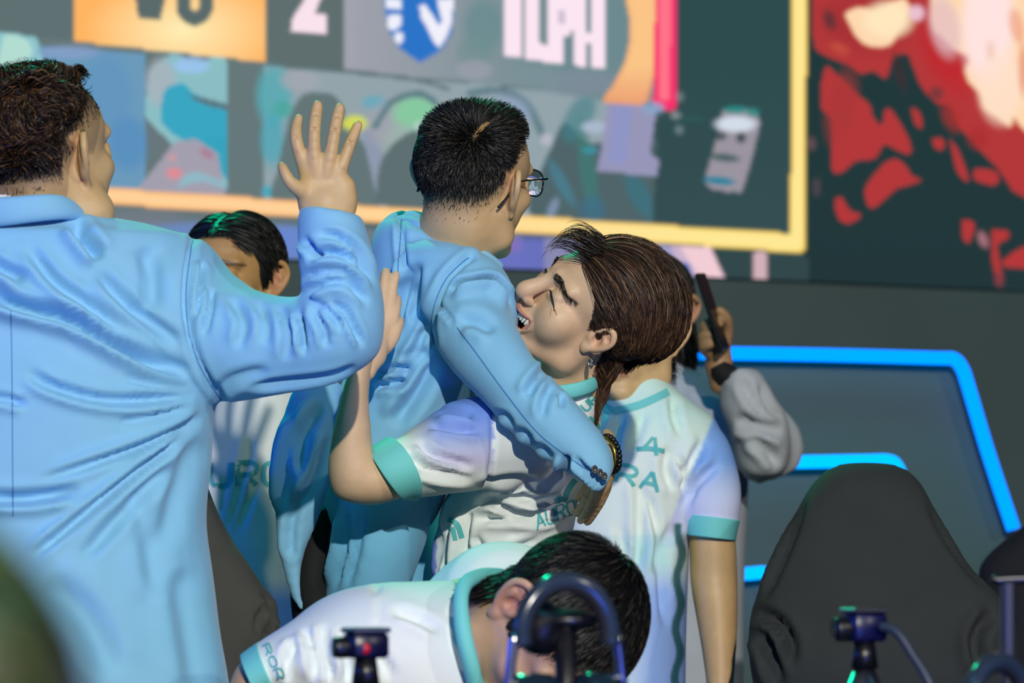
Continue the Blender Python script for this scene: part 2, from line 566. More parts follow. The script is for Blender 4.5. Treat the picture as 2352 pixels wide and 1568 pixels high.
# ---- LED wall: one flat picture of light, painted pixel by pixel
STEP = 4.0
sx = np.arange(-420, 2352 + 440, STEP)
sz = np.arange(3.1, 1.8249, -STEP * 10.0 / FPX); sz[-1] = 1.825
GX, GZ = np.meshgrid(sx, sz)
GY = HY - (GZ - ZC) * FPX / wall_d(GX)
IMG = np.zeros(GX.shape + (3,))
IMG[:] = lin('#5c6f70')
def blend(mask, c):
    c = lin(c) if isinstance(c, (str, tuple)) else c
    m = mask[..., None]
    IMG[:] = IMG * (1 - m) + m * c
def pmask(pts):
    pts = np.asarray(pts, float); ins = np.zeros(GX.shape, bool)
    n = len(pts)
    for i in range(n):
        x0, y0 = pts[i]; x1, y1 = pts[(i + 1) % n]
        if y0 == y1: continue
        c = ((y0 > GY) != (y1 > GY)) & (GX < (x1 - x0) * (GY - y0) / (y1 - y0) + x0)
        ins ^= c
    return ins.astype(float)
def poly(pts, c, a=1.0): blend(pmask(pts) * a, c)
def blur(m, k):
    for _ in range(k):
        p = np.pad(m, 1, mode='edge')
        m = (p[1:-1, 1:-1] * 2 + p[:-2, 1:-1] + p[2:, 1:-1] + p[1:-1, :-2] + p[1:-1, 2:]) / 6
    return m
def blob(cx, cy, rx, ry, c, a=1.0, rot=0.0, soft=0.25):
    cr, sr = math.cos(rot), math.sin(rot)
    u = ((GX - cx) * cr + (GY - cy) * sr) / rx; v = (-(GX - cx) * sr + (GY - cy) * cr) / ry
    d = np.sqrt(u * u + v * v)
    blend(np.clip((1 + soft - d) / (2 * soft), 0, 1) * a, c)
def z2(pts): return [(800 + x / 2.613, y / 2.613) for x, y in pts]
def z1(pts): return [(x / 2.613, y / 2.613) for x, y in pts]
def z3(pts): return [(1500 + x / 2.613, y / 2.613) for x, y in pts]
def spl(pts, sub=5): return catmull(np.array(list(pts) + [pts[0]], float), sub)[:-1]
# ground tone gets darker to the right
g = np.clip((GX - 500) / 1100, 0, 1)[..., None]
IMG[:] = lin('#657778') * (1 - g) + lin('#2b4849') * g
# broadcast picture: blurred game scene
poly([(90, 105), (335, 125), (335, 470), (80, 470)], '#6b9abb')
poly(spl([(-300, 80), (-100, 70), (60, 75), (92, 120), (60, 160), (-300, 260)]), '#8fc6cc')
poly(spl([(10, 80), (60, 90), (70, 130), (0, 150)]), '#b4ddd2')
blob(160, 120, 70, 16, '#8aa0c8', 0.7)
blob(240, 220, 60, 90, '#5f93c0', 0.6); blob(170, 330, 60, 80, '#7aa6c4', 0.5); blob(295, 330, 45, 60, '#4f8ac0', 0.6)
poly(spl([(345, 160), (400, 122), (450, 150), (520, 140), (524, 420), (400, 440), (380, 330), (335, 270)]), '#8bbec4')
blob(370, 190, 34, 55, '#aab2bc', 0.8); blob(440, 150, 40, 18, '#9cc4f0', 0.9)
poly(spl([(378, 205), (420, 190), (445, 215), (523, 250), (523, 330), (440, 330), (372, 280)]), '#3aa6c2')
poly(spl([(440, 320), (523, 320), (523, 410), (480, 360)]), '#36a4bf')
poly(spl([(430, 215), (523, 240), (523, 252), (460, 236)]), '#5a757d')
poly(spl([(330, 262), (352, 290), (395, 335), (360, 370), (345, 350)]), '#68777c')
poly([(318, 432), (402, 325), (450, 318), (500, 352), (518, 450), (318, 446)], '#a39fae')
blob(400, 398, 18, 13, '#e48a92', 0.9); blob(395, 362, 10, 9, '#d898a0', 0.7); blob(475, 352, 18, 10, '#b06a86', 0.6, 0.6)
poly(spl([(405, 436), (425, 402), (465, 398), (520, 425), (520, 436), (470, 418), (430, 424)]), '#8fb8c6')
poly([(524, 135), (606, 145), (606, 470), (524, 462)], '#667879')
# centre picture
poly([(606, 150), (1420, 222), (1500, 300), (1500, 520), (606, 470)], '#93a4ab')
blob(630, 220, 40, 70, '#58aab4', 0.9); blob(625, 320, 26, 60, '#4aa6b8', 0.8); blob(616, 440, 14, 14, '#4ea9c0', 1)
blob(690, 185, 45, 25, '#a3a7b0', 0.8); blob(650, 250, 22, 18, '#4aa79a', 0.8)
poly(spl([(664, 270), (690, 222), (730, 212), (775, 225), (800, 280), (850, 360), (878, 470), (640, 470), (640, 380)]), '#647677')
poly([(830, 300), (850, 290), (930, 470), (870, 470)], '#8f99ae')
blob(815, 283, 30, 18, '#d2d95a', 1)
blob(860, 235, 28, 16, '#5fa9bd', 0.8); blob(905, 285, 60, 55, '#a4a2ae', 0.7)
blob(955, 262, 52, 40, '#86c9a0', 1); blob(925, 320, 40, 40, '#9bb6ac', 0.6); blob(965, 292, 14, 14, '#b0cfc4', 1)
poly(spl([(862, 470), (875, 370), (930, 310), (985, 300), (1080, 330), (1080, 480)]), '#5f7072')
for w, c in ((46, '#5f7f86'),):
    d, t, s_ = poly_dist(np.c_[GX.ravel(), GY.ravel()], [(862, 290), (900, 235), (960, 215), (1000, 235)]); blend((d.reshape(GX.shape) < 7) * 1.0, c)
    d, t, s_ = poly_dist(np.c_[GX.ravel(), GY.ravel()], [(1080, 215), (1150, 208), (1210, 240), (1250, 320)]); blend((d.reshape(GX.shape) < 9) * 1.0, '#67828c')
blob(1165, 262, 50, 40, '#8fa2bd', 0.9); blob(1255, 320, 14, 14, '#b4b8c4', 1)
poly(spl([(1270, 330), (1300, 280), (1360, 330), (1500, 300), (1500, 520), (1230, 500), (1240, 400)]), '#4f6569')
blob(1330, 270, 30, 60, '#3f8088', 0.7, 0.5); blob(1350, 390, 18, 110, '#3f7c76', 0.7, -0.15); blob(1290, 420, 14, 60, '#4a8296', 0.7, -0.5)
blob(1365, 292, 30, 14, '#a9b8cc', 1); blob(1355, 345, 18, 8, '#3d95a6', 0.9); blob(1270, 478, 10, 26, '#8499b4', 0.8, 0.4)
blob(1470, 450, 22, 60, '#3a7484', 0.7, -0.5); blob(1360, 480, 30, 30, '#3d6f8c', 0.6); blob(1530, 470, 26, 40, '#335c62', 0.6)
# team strip
gx = np.clip((GX - 790) / 500, 0, 1)[..., None]
m = pmask([(790, -420), (1700, -420), (1520, 235), (1390, 232), (1250, 205), (1000, 182), (790, 160)])[..., None]
IMG[:] = IMG * (1 - m) + m * (lin('#a2a3ae') * (1 - gx) + lin('#6d8a90') * gx)
blob(1110, 60, 45, 60, '#688c90', 0.8); blob(1090, 120, 40, 40, '#71908f', 0.7); blob(1330, 190, 90, 30, '#7d8d99', 0.9); blob(1230, 180, 60, 30, '#7c939a', 0.6); blob(1090, 160, 40, 22, '#9a9fab', 0.8)
d, t, s_ = poly_dist(np.c_[GX.ravel(), GY.ravel()], [(620, 148), (800, 164), (960, 184), (1030, 205)], 2); blend((d.reshape(GX.shape) < 5) * 0.8, '#5d7377')
poly([(612, -420), (790, -420), (790, 160), (612, 144)], '#5f6f6f')
poly([(-420, -420), (170, -420), (170, 90), (-420, 40)], '#5f7172')
# VS plate
m = pmask([(170, -420), (612, -420), (612, 143), (170, 95)])[..., None]
r = np.clip(np.hypot((GX - 420) / 230, (GY - 70) / 130), 0, 1)[..., None]
IMG[:] = IMG * (1 - m) + m * (lin('#ffeeb4') * (1 - r) + lin('#ffb562') * r)
poly(z1([(770, -300), (900, -300), (915, -60), (935, -300), (1060, -300), (960, 125), (830, 108)]), '#5b6b6c')
d, t, s_ = poly_dist(np.c_[GX.ravel(), GY.ravel()], z1([(1240, -225), (1170, -285), (1100, -235), (1108, -150), (1172, -95), (1236, -30), (1232, 62), (1172, 112), (1108, 70), (1100, -15)])); blend((d.reshape(GX.shape) < 16.5) * 1.0, '#5b6b6c')
# score digit
poly(z1([(1745, 185), (1750, 120), (1850, -40), (1850, -120), (1770, -120), (1770, -190), (1950, -190), (1950, -60), (1885, 85), (1955, 90), (1955, 205)]), '#fbe3ee')
# shield with horse
poly(z2([(212, -200), (640, -200), (636, 60), (620, 200), (560, 300), (430, 378), (300, 285), (240, 180), (216, 40)]), '#4a7fc4')
poly(z2([(222, -200), (630, -200), (626, 55), (608, 195), (550, 290), (430, 368), (306, 278), (250, 178), (226, 40)]), '#2c74c8')
poly(z2([(222, -10), (320, -10), (318, 60), (226, 52)]), '#eef0fb')
poly(spl(z2([(234, 95), (310, 85), (314, 150), (270, 182), (238, 160)])), '#eef0fb')
poly(spl(z2([(275, 200), (322, 195), (326, 240), (305, 268), (280, 245)])), '#eef0fb')
poly(z2([(425, 35), (460, 25), (500, 85), (545, 150), (560, 130), (530, -10), (632, -10), (622, 130), (585, 230), (545, 288), (520, 262), (440, 110)]), '#f1f0fb')
# team letters
for q in ([(880, -150), (1100, -150), (1100, -90), (1035, -90), (1035, 348), (940, 335), (940, -90), (880, -90)],
          [(1062, -150), (1145, -150), (1145, 262), (1200, 268), (1200, 372), (1062, 358)],
          [(1198, -150), (1355, -150), (1355, 170), (1320, 215), (1288, 215), (1288, 384), (1198, 374)],
          [(1352, -150), (1422, -150), (1422, 195), (1462, 198), (1462, -150), (1537, -150), (1537, 412), (1462, 404), (1462, 258), (1422, 254), (1422, 398), (1352, 392)]):
    poly(z2(q), '#fde6f3')
poly(z2([(1262, 60), (1298, 60), (1298, 140), (1262, 140)]), '#cdbfd0')
# dark field between ring and frame
poly([(1555, -420), (1830, -420), (1830, 560), (1500, 540), (1510, 300), (1540, 250)], '#2e4c4e')
gy = np.clip((GY - 150) / 400, 0, 1) * pmask([(1500, -420), (1830, -420), (1830, 560), (1500, 540)]); blend(gy * 0.5, '#3c5055')
# ring and bar
m = pmask(spl(z2([(1640, -200), (1665, 0), (1690, 150), (1670, 330), (1600, 490), (1525, 605), (1600, 622), (1775, 630), (1835, 450), (1862, 300), (1866, 150), (1850, 0), (1840, -200)]), 4))
blend(m, '#f0a870'); blend(blur(m, 6) ** 2 * m * 0.7, '#ffd090'); blend(m * np.clip((GY - 150) / 90, 0, 1) * 0.7, '#e58c6a')
poly(z2([(1850, -300), (1976, -300), (1968, 640), (1945, 660), (1850, 655), (1828, 625)]), '#f8306f')
poly(z2([(1872, -300), (1940, -300), (1930, 600), (1868, 600)]), '#ff7488')
poly(z2([(1558, 622), (1852, 640), (1812, 920), (1872, 965), (1850, 1055), (1490, 1030), (1518, 900)]), '#9796b8')
poly(z2([(1590, 640), (1700, 640), (1670, 980), (1560, 980)]), '#8d95c8', 0.8); blob(1500, 248, 26, 14, '#86a8cc', 0.8)
# telephone-like overlay
poly(spl([(1660, 255), (1700, 246), (1738, 262), (1742, 300), (1708, 428), (1690, 440), (1622, 425), (1640, 340)], 3), '#9a949f')
blob(1690, 285, 46, 18, '#d3dcea', 1); blob(1690, 252, 28, 8, '#2d8a86', 1); blob(1730, 258, 14, 10, '#2d8a86', 0.9)
blob(1702, 316, 11, 12, '#3d4a4e', 1); blob(1655, 312, 14, 10, '#3d4a4e', 0.9); blob(1665, 362, 34, 9, '#3c5a58', 0.9, 0.1); blob(1652, 415, 36, 9, '#23809c', 1, 0.1)
blob(1562, 222, 9, 12, '#6f8084', 0.8); blob(1552, 265, 12, 9, '#8c969a', 0.8); blob(1560, 298, 10, 10, '#73888a', 0.8); blob(1590, 272, 30, 8, '#2f5a54', 0.8)
# fire picture
poly([(1856, -420), (2900, -420), (2900, 664), (1846, 664)], '#22393b')
gy = np.clip((GY - 330) / 300, 0, 1) * pmask([(1856, -420), (2900, -420), (2900, 664), (1846, 664)]); blend(gy * 0.4, '#24343a')
red = [[(930, -300), (960, 60), (960, 200), (990, 310), (1180, 395), (1240, 440), (1330, 430), (1400, 470), (1440, 350), (1520, 320), (1560, 400), (1610, 520), (1700, 620), (1780, 640), (1830, 760), (1900, 830), (1960, 900), (2060, 1000), (2227, 1180), (2700, 1300), (2700, -300)],
       [(1010, 500), (1040, 400), (1100, 440), (1200, 540), (1300, 630), (1310, 680), (1370, 750), (1400, 650), (1460, 700), (1540, 850), (1540, 925), (1480, 910), (1390, 870), (1330, 950), (1210, 970), (1140, 1030), (1070, 1010), (1070, 730), (1010, 650)],
       [(1300, 1080), (1390, 980), (1460, 955), (1520, 1000), (1550, 1050), (1610, 1080), (1540, 1110), (1450, 1140), (1310, 1255), (1270, 1150)],
       [(1090, 1200), (1130, 1180), (1180, 1260), (1250, 1290), (1180, 1340), (1110, 1310)],
       [(1780, 830), (1830, 900), (1890, 1050), (1880, 1090), (1820, 1020)], [(1930, 1010), (2060, 1030), (2060, 1110), (1930, 1080)], [(1680, 830), (1740, 830), (1740, 900), (1690, 890)],
       [(2140, 1080), (2240, 1060), (2300, 1180), (2160, 1150)], [(2030, 1380), (2120, 1380), (2130, 1430), (2070, 1470), (2080, 1560), (2100, 1680), (2050, 1640), (2030, 1500)], [(2100, 1560), (2227, 1480), (2400, 1480), (2400, 1600), (2120, 1600)],
       [(1850, 1320), (1930, 1340), (1900, 1450), (1860, 1430)], [(1550, 640), (1600, 680), (1620, 770), (1570, 740)]]
for q in red: poly(spl(z3(q), 3), '#b4383a')
for cx, cy, rx, ry, c, a, ro in ((1130, 640, 80, 200, '#a83838', 0.6, 0.2), (1250, 150, 240, 160, '#a02f36', 0.7, 0.3), (1750, 330, 110, 240, '#c0282e', 0.8, -0.5), (1120, 290, 60, 30, '#c4523e', 0.8, 0.4), (1790, 700, 50, 90, '#b0302e', 0.6, -0.4), (1060, 120, 35, 60, '#4a3334', 0.8, -0.3), (1480, 440, 30, 110, '#3a3236', 0.9, -0.25), (1700, 560, 40, 40, '#33383c', 0.6, 0), (1950, 830, 60, 60, '#a82c2e', 0.6, 0)):
    blob(1500 + cx / 2.613, cy / 2.613, rx / 2.613, ry / 2.613, c, a, ro, 0.4)
fire = [[(1150, 80), (1240, 40), (1330, 60), (1420, 20), (1500, -10), (1540, 40), (1500, 140), (1440, 250), (1380, 280), (1270, 265), (1200, 190)],
        [(1680, -300), (1670, 130), (1730, 220), (1800, 290), (1900, 350), (1870, 420), (1900, 500), (1960, 560), (1980, 650), (2060, 700), (2140, 760), (2170, 700), (2230, 780), (2500, 900), (2500, -300)]]
for q in fire:
    m = pmask(spl(z3(q), 3)); blend(np.clip(blur(m, 8) * 1.2, 0, 1) * 0.6, '#e8502e'); blend(m, '#ffd9b0')
blob(2040, 45, 55, 40, '#ffe8c0', 0.9); blob(2105, 30, 18, 18, '#f0c8d8', 0.9)
blob(2270, 60, 60, 130, '#ffe6ea', 0.8); blob(2170, 60, 34, 70, '#e2bcc4', 0.7, -0.2); blob(2300, 200, 50, 80, '#ffe2cc', 0.8); blob(2335, 60, 16, 40, '#f0a080', 0.7, -0.2); blob(2275, 115, 10, 22, '#f0c0a8', 0.6); blob(2350, 160, 10, 60, '#e06a50', 0.6)
blob(1864, 330, 10, 16, '#6a5054', 0.8); blob(1876, 430, 9, 22, '#554a50', 0.7); blob(2258, 550, 11, 20, '#a8707a', 0.9, -0.4); blob(2295, 640, 10, 18, '#8a3c44', 0.9)
# strip under the frame
poly([(-420, 470), (1200, 540), (1200, 664), (-420, 664)], '#6f7c86')
for cx, cy, rx, ry, c, a in ((450, 545, 300, 34, '#6a8cc8', 0.8), (660, 560, 40, 40, '#6a88d0', 0.9), (1200, 585, 130, 40, '#6a72c2', 0.95), (1180, 560, 20, 20, '#8a72b8', 0.6), (330, 500, 90, 20, '#757c88', 0.7)):
    blob(cx, cy, rx, ry, c, a)
poly([(1290, 560), (1860, 590), (1860, 664), (1250, 664)], '#33484b')
poly([(1250, 545), (1510, 560), (1560, 664), (1250, 664)], '#8888b0')
poly([(1480, 560), (1632, 566), (1668, 646), (1600, 646)], '#cdb4cc'); poly([(1560, 566), (1632, 568), (1666, 644), (1612, 642)], '#f2cdd6'); poly([(1505, 560), (1540, 562), (1570, 646), (1545, 646)], '#9f9fc8'); poly([(1560, 600), (1580, 604), (1596, 640), (1566, 636)], '#3f66b8')
poly(spl([(1732, 580), (1760, 580), (1760, 645), (1745, 656), (1732, 645)], 3), '#d2b0b8')
# glowing frame
fm = pmask([(-420, 386), (1000, 482), (1815, 536), (1822, -420), (1858, -420), (1848, 572), (1838, 581), (1690, 570), (900, 512), (690, 498), (262, 470), (-420, 428)])
gx = np.clip((GX - 700) / 900, 0, 1)[..., None]
c = lin('#ffb46e') * (1 - gx) + lin('#ffd65e') * gx
IMG[:] = IMG * (1 - fm[..., None]) + fm[..., None] * c
core = np.clip((blur(fm, 14) - 0.55) * 3, 0, 1) * fm
c2 = lin('#ffd29a') * (1 - gx) + lin('#ffe896') * gx
IMG[:] = IMG * (1 - core[..., None]) + core[..., None] * c2
for k in range(3): IMG[..., k] = blur(IMG[..., k], 1)
SV = np.stack([(GX - CX) * wall_d(GX) / FPX, wall_d(GX), GZ], -1).reshape(-1, 3)
nx, ny = len(sx), len(sz)
ii = (np.arange(ny - 1)[:, None] * nx + np.arange(nx - 1)[None]).ravel()
SQ = np.stack([ii, ii + nx, ii + nx + 1, ii + 1], 1)
M_LED = mat_screen('led_picture', 1.0)
scr = thing('led_screen', 'huge LED wall showing team scores, orange frame and red fire picture', 'screen', W(1176, 655))
add('picture', SV, SQ, M_LED, scr, col=IMG.reshape(-1, 3), smooth=False)
V, F = slab(-424, 2792, 1.826, 3.105, 0.004, 0.02)
add('cabinet', V, F, M_PLASTIC, scr, smooth=False)
# ---- booth with neon outline behind the players
def extrude_poly(pts, d, th, tan=0.0):
    def dd(x): return d / (1 - tan * (x - CX) / FPX)
    A = np.array([P(x, y, dd(x)) for x, y in pts]); B = A + np.array([0, th, 0]); n = len(A)
    F = [tuple(range(n))[::-1], tuple(range(n, 2 * n))] + [(i, (i + 1) % n, n + (i + 1) % n, n + i) for i in range(n)]
    return np.concatenate([A, B]), F
def px_tube(pts, d, rpx, n=10, sub=5, tan=0.0):
    def dd(x): return d / (1 - tan * (x - CX) / FPX)
    return tube([P(x, y, dd(x)) for x, y in pts], rpx * d / FPX, n, sub)
M_BOOTH = mat('booth_panel', (42, 76, 78), 0.55, 0.05, 80, var=0.05, vscale=3)
M_NEON = mat('neon_blue', (0, 10, 20), 1.0, emis=(0, 124, 255), estr=2.2, spec=0.0)
M_NEON2 = mat('neon_cyan', (0, 10, 20), 1.0, emis=(0, 148, 255), estr=2.3, spec=0.0)
BT = 0.12
yb = HY + ZC * FPX / 8.45
booth = thing('stage_booth', 'dark stage booth outlined in blue neon, behind the black chair', 'booth', P(1700, yb, 8.5))
V, F = extrude_poly([(620, 812), (2190, 826), (2222, 845), (2350, 1225), (2420, yb), (620, yb)], 8.5, 0.10, BT); add('outer_panel', V, F, M_BOOTH, booth, smooth=False)
V, F = extrude_poly([(620, 1062), (2050, 1060), (2075, 1080), (2190, 1420), (2260, yb), (620, yb)], 8.35, 0.10, BT); add('middle_panel', V, F, M_BOOTH, booth, smooth=False)
V, F = extrude_poly([(620, 1318), (1760, 1316), (1860, yb), (620, yb)], 8.22, 0.10, BT); add('inner_panel', V, F, M_BOOTH, booth, smooth=False)
V, F = px_tube([(620, 795), (1200, 800), (1560, 809), (1900, 815), (2150, 822), (2190, 824), (2210, 846), (2225, 890), (2270, 1040), (2328, 1215)], 8.44, 16, tan=BT); add('neon_tube', V, F, M_NEON, booth)
V, F = px_tube([(620, 1066), (1300, 1064), (1780, 1061), (1980, 1058), (2040, 1058), (2060, 1072), (2075, 1110), (2120, 1240), (2180, 1420)], 8.29, 16, tan=BT); add('neon_tube', V, F, M_NEON2, booth)
V, F = px_tube([(620, 1322), (1400, 1320), (1690, 1318), (1760, 1316), (1790, 1350), (1830, 1480)], 8.16, 16, tan=BT); add('neon_tube', V, F, M_NEON2, booth)

# ---- people: heads -----------------------------------------------------------------
def head_model(h=0.002, smile=False, neck_to=None, neck_r=0.055, ears=(1, -1), jowl=0.0, ear_y=0.0, ear_s=1.0):
    """head in its own frame: x = own right, y = forward, z = up, metres, 0 at eye level. Returns V,Q,labels"""
    nt = np.array(neck_to if neck_to is not None else (0, -0.055, -0.21), float)
    lo = np.minimum([-0.105, -0.135, -0.14], nt - neck_r - 0.02); hi = np.maximum([0.105, 0.14, 0.135], nt + neck_r + 0.02)
    s = SDF(lo, hi, h)
    s.ell((0, -0.020, 0.033), (0.0745, 0.093, 0.081), 0.01)
    s.ell((0, 0.022, 0.030), (0.064, 0.066, 0.060), 0.02)
    s.ell((0, 0.026, -0.035), (0.062 + jowl * 0.5, 0.058, 0.062), 0.02)
    for e in (1, -1):
        s.cap((e * 0.053, -0.008, -0.035), (e * (0.050 + jowl), 0.004, -0.074), 0.017, 0.017 + jowl, 0.02)
        s.cap((e * (0.050 + jowl), 0.004, -0.074), (e * 0.014, 0.070, -0.103), 0.017 + jowl, 0.014, 0.02)
        s.ell((e * 0.042, 0.052, -0.022), (0.022, 0.024, 0.017), 0.015)
        if smile: s.ell((e * 0.041, 0.057, -0.036), (0.026, 0.021, 0.026), 0.030)
        s.cap((e * 0.010, 0.087, 0.020), (e * 0.044, 0.072, 0.022), 0.0095, 0.008, 0.014)
    s.ell((0, 0.070, -0.102), (0.020, 0.019, 0.016), 0.015)
    s.ell((0, 0.066, -0.066), (0.034, 0.025, 0.028), 0.012)
    for e in (1, -1):
        s.ell((e * 0.031, 0.095, 0.001), (0.018, 0.013, 0.012), 0.012, 'sub')
        s.ell((e * 0.031, 0.0745, 0.000), (0.0145, 0.0125, 0.0115), 0.004)
        s.cap((e * 0.018, 0.083, -0.008), (e * 0.044, 0.074, -0.009), 0.004, 0.004, 0.008)
    # nose
    s.chain([(0, 0.086, 0.012), (0, 0.095, -0.008), (0, 0.105, -0.026), (0, 0.110, -0.036)], [0.0075, 0.0068, 0.0082, 0.0092], 0.010)
    for e in (1, -1):
        s.ell((e * 0.0125, 0.097, -0.041), (0.0075, 0.009, 0.0068), 0.006)
        s.ell((e * 0.0065, 0.1025, -0.049), (0.004, 0.0055, 0.004), 0.003, 'sub')
        if smile: s.chain([(e * 0.020, 0.097, -0.042), (e * 0.031, 0.091, -0.058), (e * 0.036, 0.083, -0.074)], [0.002, 0.003, 0.002], 0.011, 'sub')
    # mouth
    if smile:
        up = [(-0.036, 0.074, -0.058), (-0.019, 0.089, -0.0635), (0, 0.0945, -0.0640), (0.019, 0.089, -0.0635), (0.036, 0.074, -0.058)]
        dn = [(-0.035, 0.074, -0.064), (-0.018, 0.084, -0.089), (0, 0.0880, -0.095), (0.018, 0.084, -0.089), (0.035, 0.074, -0.064)]
        s.chain(up, [0.003, 0.0045, 0.0045, 0.0045, 0.003], 0.005); s.chain(dn, [0.003, 0.006, 0.0065, 0.006, 0.003], 0.005)
        s.chain([(-0.031, 0.084, -0.0625), (-0.016, 0.097, -0.0745), (0, 0.100, -0.0785), (0.016, 0.097, -0.0745), (0.031, 0.084, -0.0625)], [0.004, 0.0100, 0.0115, 0.0100, 0.004], 0.002, 'sub')
        s.ell((0, 0.080, -0.076), (0.030, 0.014, 0.0130), 0.002, 'sub')
    else:
        s.chain([(-0.024, 0.080, -0.068), (-0.01, 0.089, -0.0655), (0, 0.0905, -0.0665), (0.01, 0.089, -0.0655), (0.024, 0.080, -0.068)], [0.003, 0.005, 0.005, 0.005, 0.003], 0.005)
        s.chain([(-0.022, 0.080, -0.071), (0, 0.089, -0.077), (0.022, 0.080, -0.071)], [0.003, 0.006, 0.003], 0.005)
        s.chain([(-0.024, 0.086, -0.0695), (0, 0.097, -0.071), (0.024, 0.086, -0.0695)], [0.0012, 0.0015, 0.0012], 0.003, 'sub')
    # neck
    s.cap((0, -0.030, -0.055), nt, neck_r * 0.98, neck_r * 1.06, 0.025)
    # ears
    for e in ears:
        o = np.array([e * 0.0705, -0.004 + ear_y, -0.004]); b = np.array([e * 0.60, -0.80, 0.02]); b /= np.linalg.norm(b); u = np.array([e * 0.12, -0.16, 1.0]); u /= np.linalg.norm(u)
        nrm = np.cross(b, u) * -1.0; nrm = nrm if nrm[0] * e > 0 else -nrm
        def E(a, v, w=0.0): return o + b * a * 1.10 * ear_s + u * v * 1.12 * ear_s + nrm * w * ear_s
        Mx = np.stack([b, u, nrm], 1)
        s.ell(E(0.014, 0.002, -0.002), (0.0165, 0.0255, 0.0045), 0.004, M=Mx)
        s.ell(E(0.004, -0.004, -0.004), (0.012, 0.02, 0.008), 0.006, M=Mx)
        s.chain([E(0.004, 0.004, 0.003), E(0.001, 0.018, 0.003), E(0.008, 0.028, 0.003), E(0.020, 0.026, 0.003), E(0.029, 0.014, 0.003), E(0.029, 0.0, 0.003), E(0.022, -0.014, 0.002), E(0.012, -0.024, 0.001)], [0.0032, 0.0036, 0.0038, 0.004, 0.004, 0.0038, 0.0036, 0.004], 0.003)
        s.ell(E(0.009, -0.026, 0.001), (0.0075, 0.0085, 0.0045), 0.005, M=Mx)
        s.chain([E(0.019, 0.016, 0.0), E(0.020, 0.004, 0.001), E(0.013, -0.008, 0.001)], [0.003, 0.0032, 0.003], 0.004)
        s.ell(E(0.010, 0.0, 0.005), (0.0078, 0.0105, 0.007), 0.004, 'sub', M=Mx)
        s.cap(E(0.009, 0.017, 0.006), E(0.023, 0.012, 0.006), 0.0034, 0.0034, 0.003, 'sub')
        s.ell(E(-0.0005, -0.004, 0.002), (0.004, 0.007, 0.004), 0.004, M=Mx)
    V, Q = s.mesh()
    V = smooth(V, Q, 2, 0.4)
    return V, Q

def hairline(y, style=0):
    ys = [-0.14, -0.075, -0.045, -0.034, -0.016, 0.000, 0.020, 0.030, 0.045, 0.066, 0.12]
    zs = [-0.085, -0.080, -0.062, -0.030, 0.026, 0.004, 0.000, 0.022, 0.046, 0.064, 0.070]
    return np.interp(y, ys, zs)

def fade_dens(L, f0=0.0, f1=0.055, side=None):
    """how full the hair is on a clipped head: 0 at the fade line, 1 above it"""
    za = np.interp(L[:, 1], [-0.11, -0.07, -0.04, 0.0, 0.06], [-0.055, -0.045, -0.01, 0.030, 0.042]) + f0
    rg = f1 - f0
    if side: rg = np.interp(L[:, 1], [-0.07, -0.02], [f1 - f0, side]); za = za + np.interp(L[:, 1], [-0.05, -0.02], [0, 0.012 - f0])
    t = np.clip((L[:, 2] - za) / rg, 0, 1)
    return t * t * (3 - 2 * t)

EARC = np.array([0.078, -0.016, -0.002])
def skin_colors(L, base, scalp, hair_c, fade=None, lips='#b06a60', smile=False, stub=0.25, brows=None):
    """skin colour by place on the head: scalp under hair, lips, redder ears and nose"""
    n = len(L); C = np.tile(lin(base), (n, 1))
    x, y, z = L.T
    C *= (1 + 0.04 * noise3(L, 60, 3))[:, None]
    def mixc(m, c):
        C[:] = C * (1 - m[:, None]) + m[:, None] * lin(c)
    for e in (1, -1):
        de = np.linalg.norm((L - EARC * [e, 1, 1]) / [0.018, 0.026, 0.034], axis=1)
        mixc(np.clip(1.15 - de, 0, 1) * (np.abs(x) > 0.071) * 0.6, '#c47862')
    dn = np.linalg.norm((L - [0, 0.11, -0.04]) / [0.02, 0.02, 0.018], axis=1); mixc(np.clip(1.2 - dn, 0, 1) * 0.35, '#c8816a')
    for e in (1, -1):
        dc = np.linalg.norm((L - [e * 0.042, 0.066, -0.035]) / [0.025, 0.03, 0.022], axis=1); mixc(np.clip(1.2 - dc, 0, 1) * 0.28, '#d08a76')
    isear = (np.abs(x) > 0.0735) & (y > -0.045) & (y < 0.012) & (z < 0.034) & (z > -0.045)
    if scalp:
        zb = hairline(y)
        m = np.clip((z - zb) / 0.006 + 0.5, 0, 1) * (~isear)
        if fade is not None:
            m = m * np.clip(stub + (1 - stub) * fade_dens(L, *fade), 0, 1)
        mixc(m, hair_c)
    if lips:
        ly = np.where(smile, 1, 1)
        if smile:
            up = np.abs(z + 0.0635 - 4.2 * x * x); lo = np.abs(z + 0.0940 - 23 * x * x)
            m = ((up < 0.0042) | (lo < 0.0062)) & (np.abs(x) < 0.036) & (y > 0.070)
            mixc(m * 0.75, lips)
            inn = (y < 0.0885 - 11 * x * x) & (np.abs(x) < 0.032) & (y > 0.05) & (z < -0.0655 + 5 * x * x) & (z > -0.0895 + 21 * x * x)
            mixc(inn * 1.0, '#3a1014')
        else:
            m = (np.abs(z + 0.0705) < 0.0095) & (np.abs(x) < 0.025) & (y > 0.077); mixc(m * 0.6, lips)
    if brows:
        for e in (1, -1):
            xx = e * x
            zc = np.interp(xx, [0.010, 0.028, 0.050], [0.0185, 0.0225, 0.0185]); hw = np.interp(xx, [0.008, 0.014, 0.034, 0.056], [0.0036, 0.0058, 0.0052, 0.002])
            m = np.clip((hw - np.abs(z - zc)) / 0.002 + 0.4, 0, 1) * (xx > 0.012) * (xx < 0.056) * (y > 0.04); mixc(m * 0.75, brows)
    return C

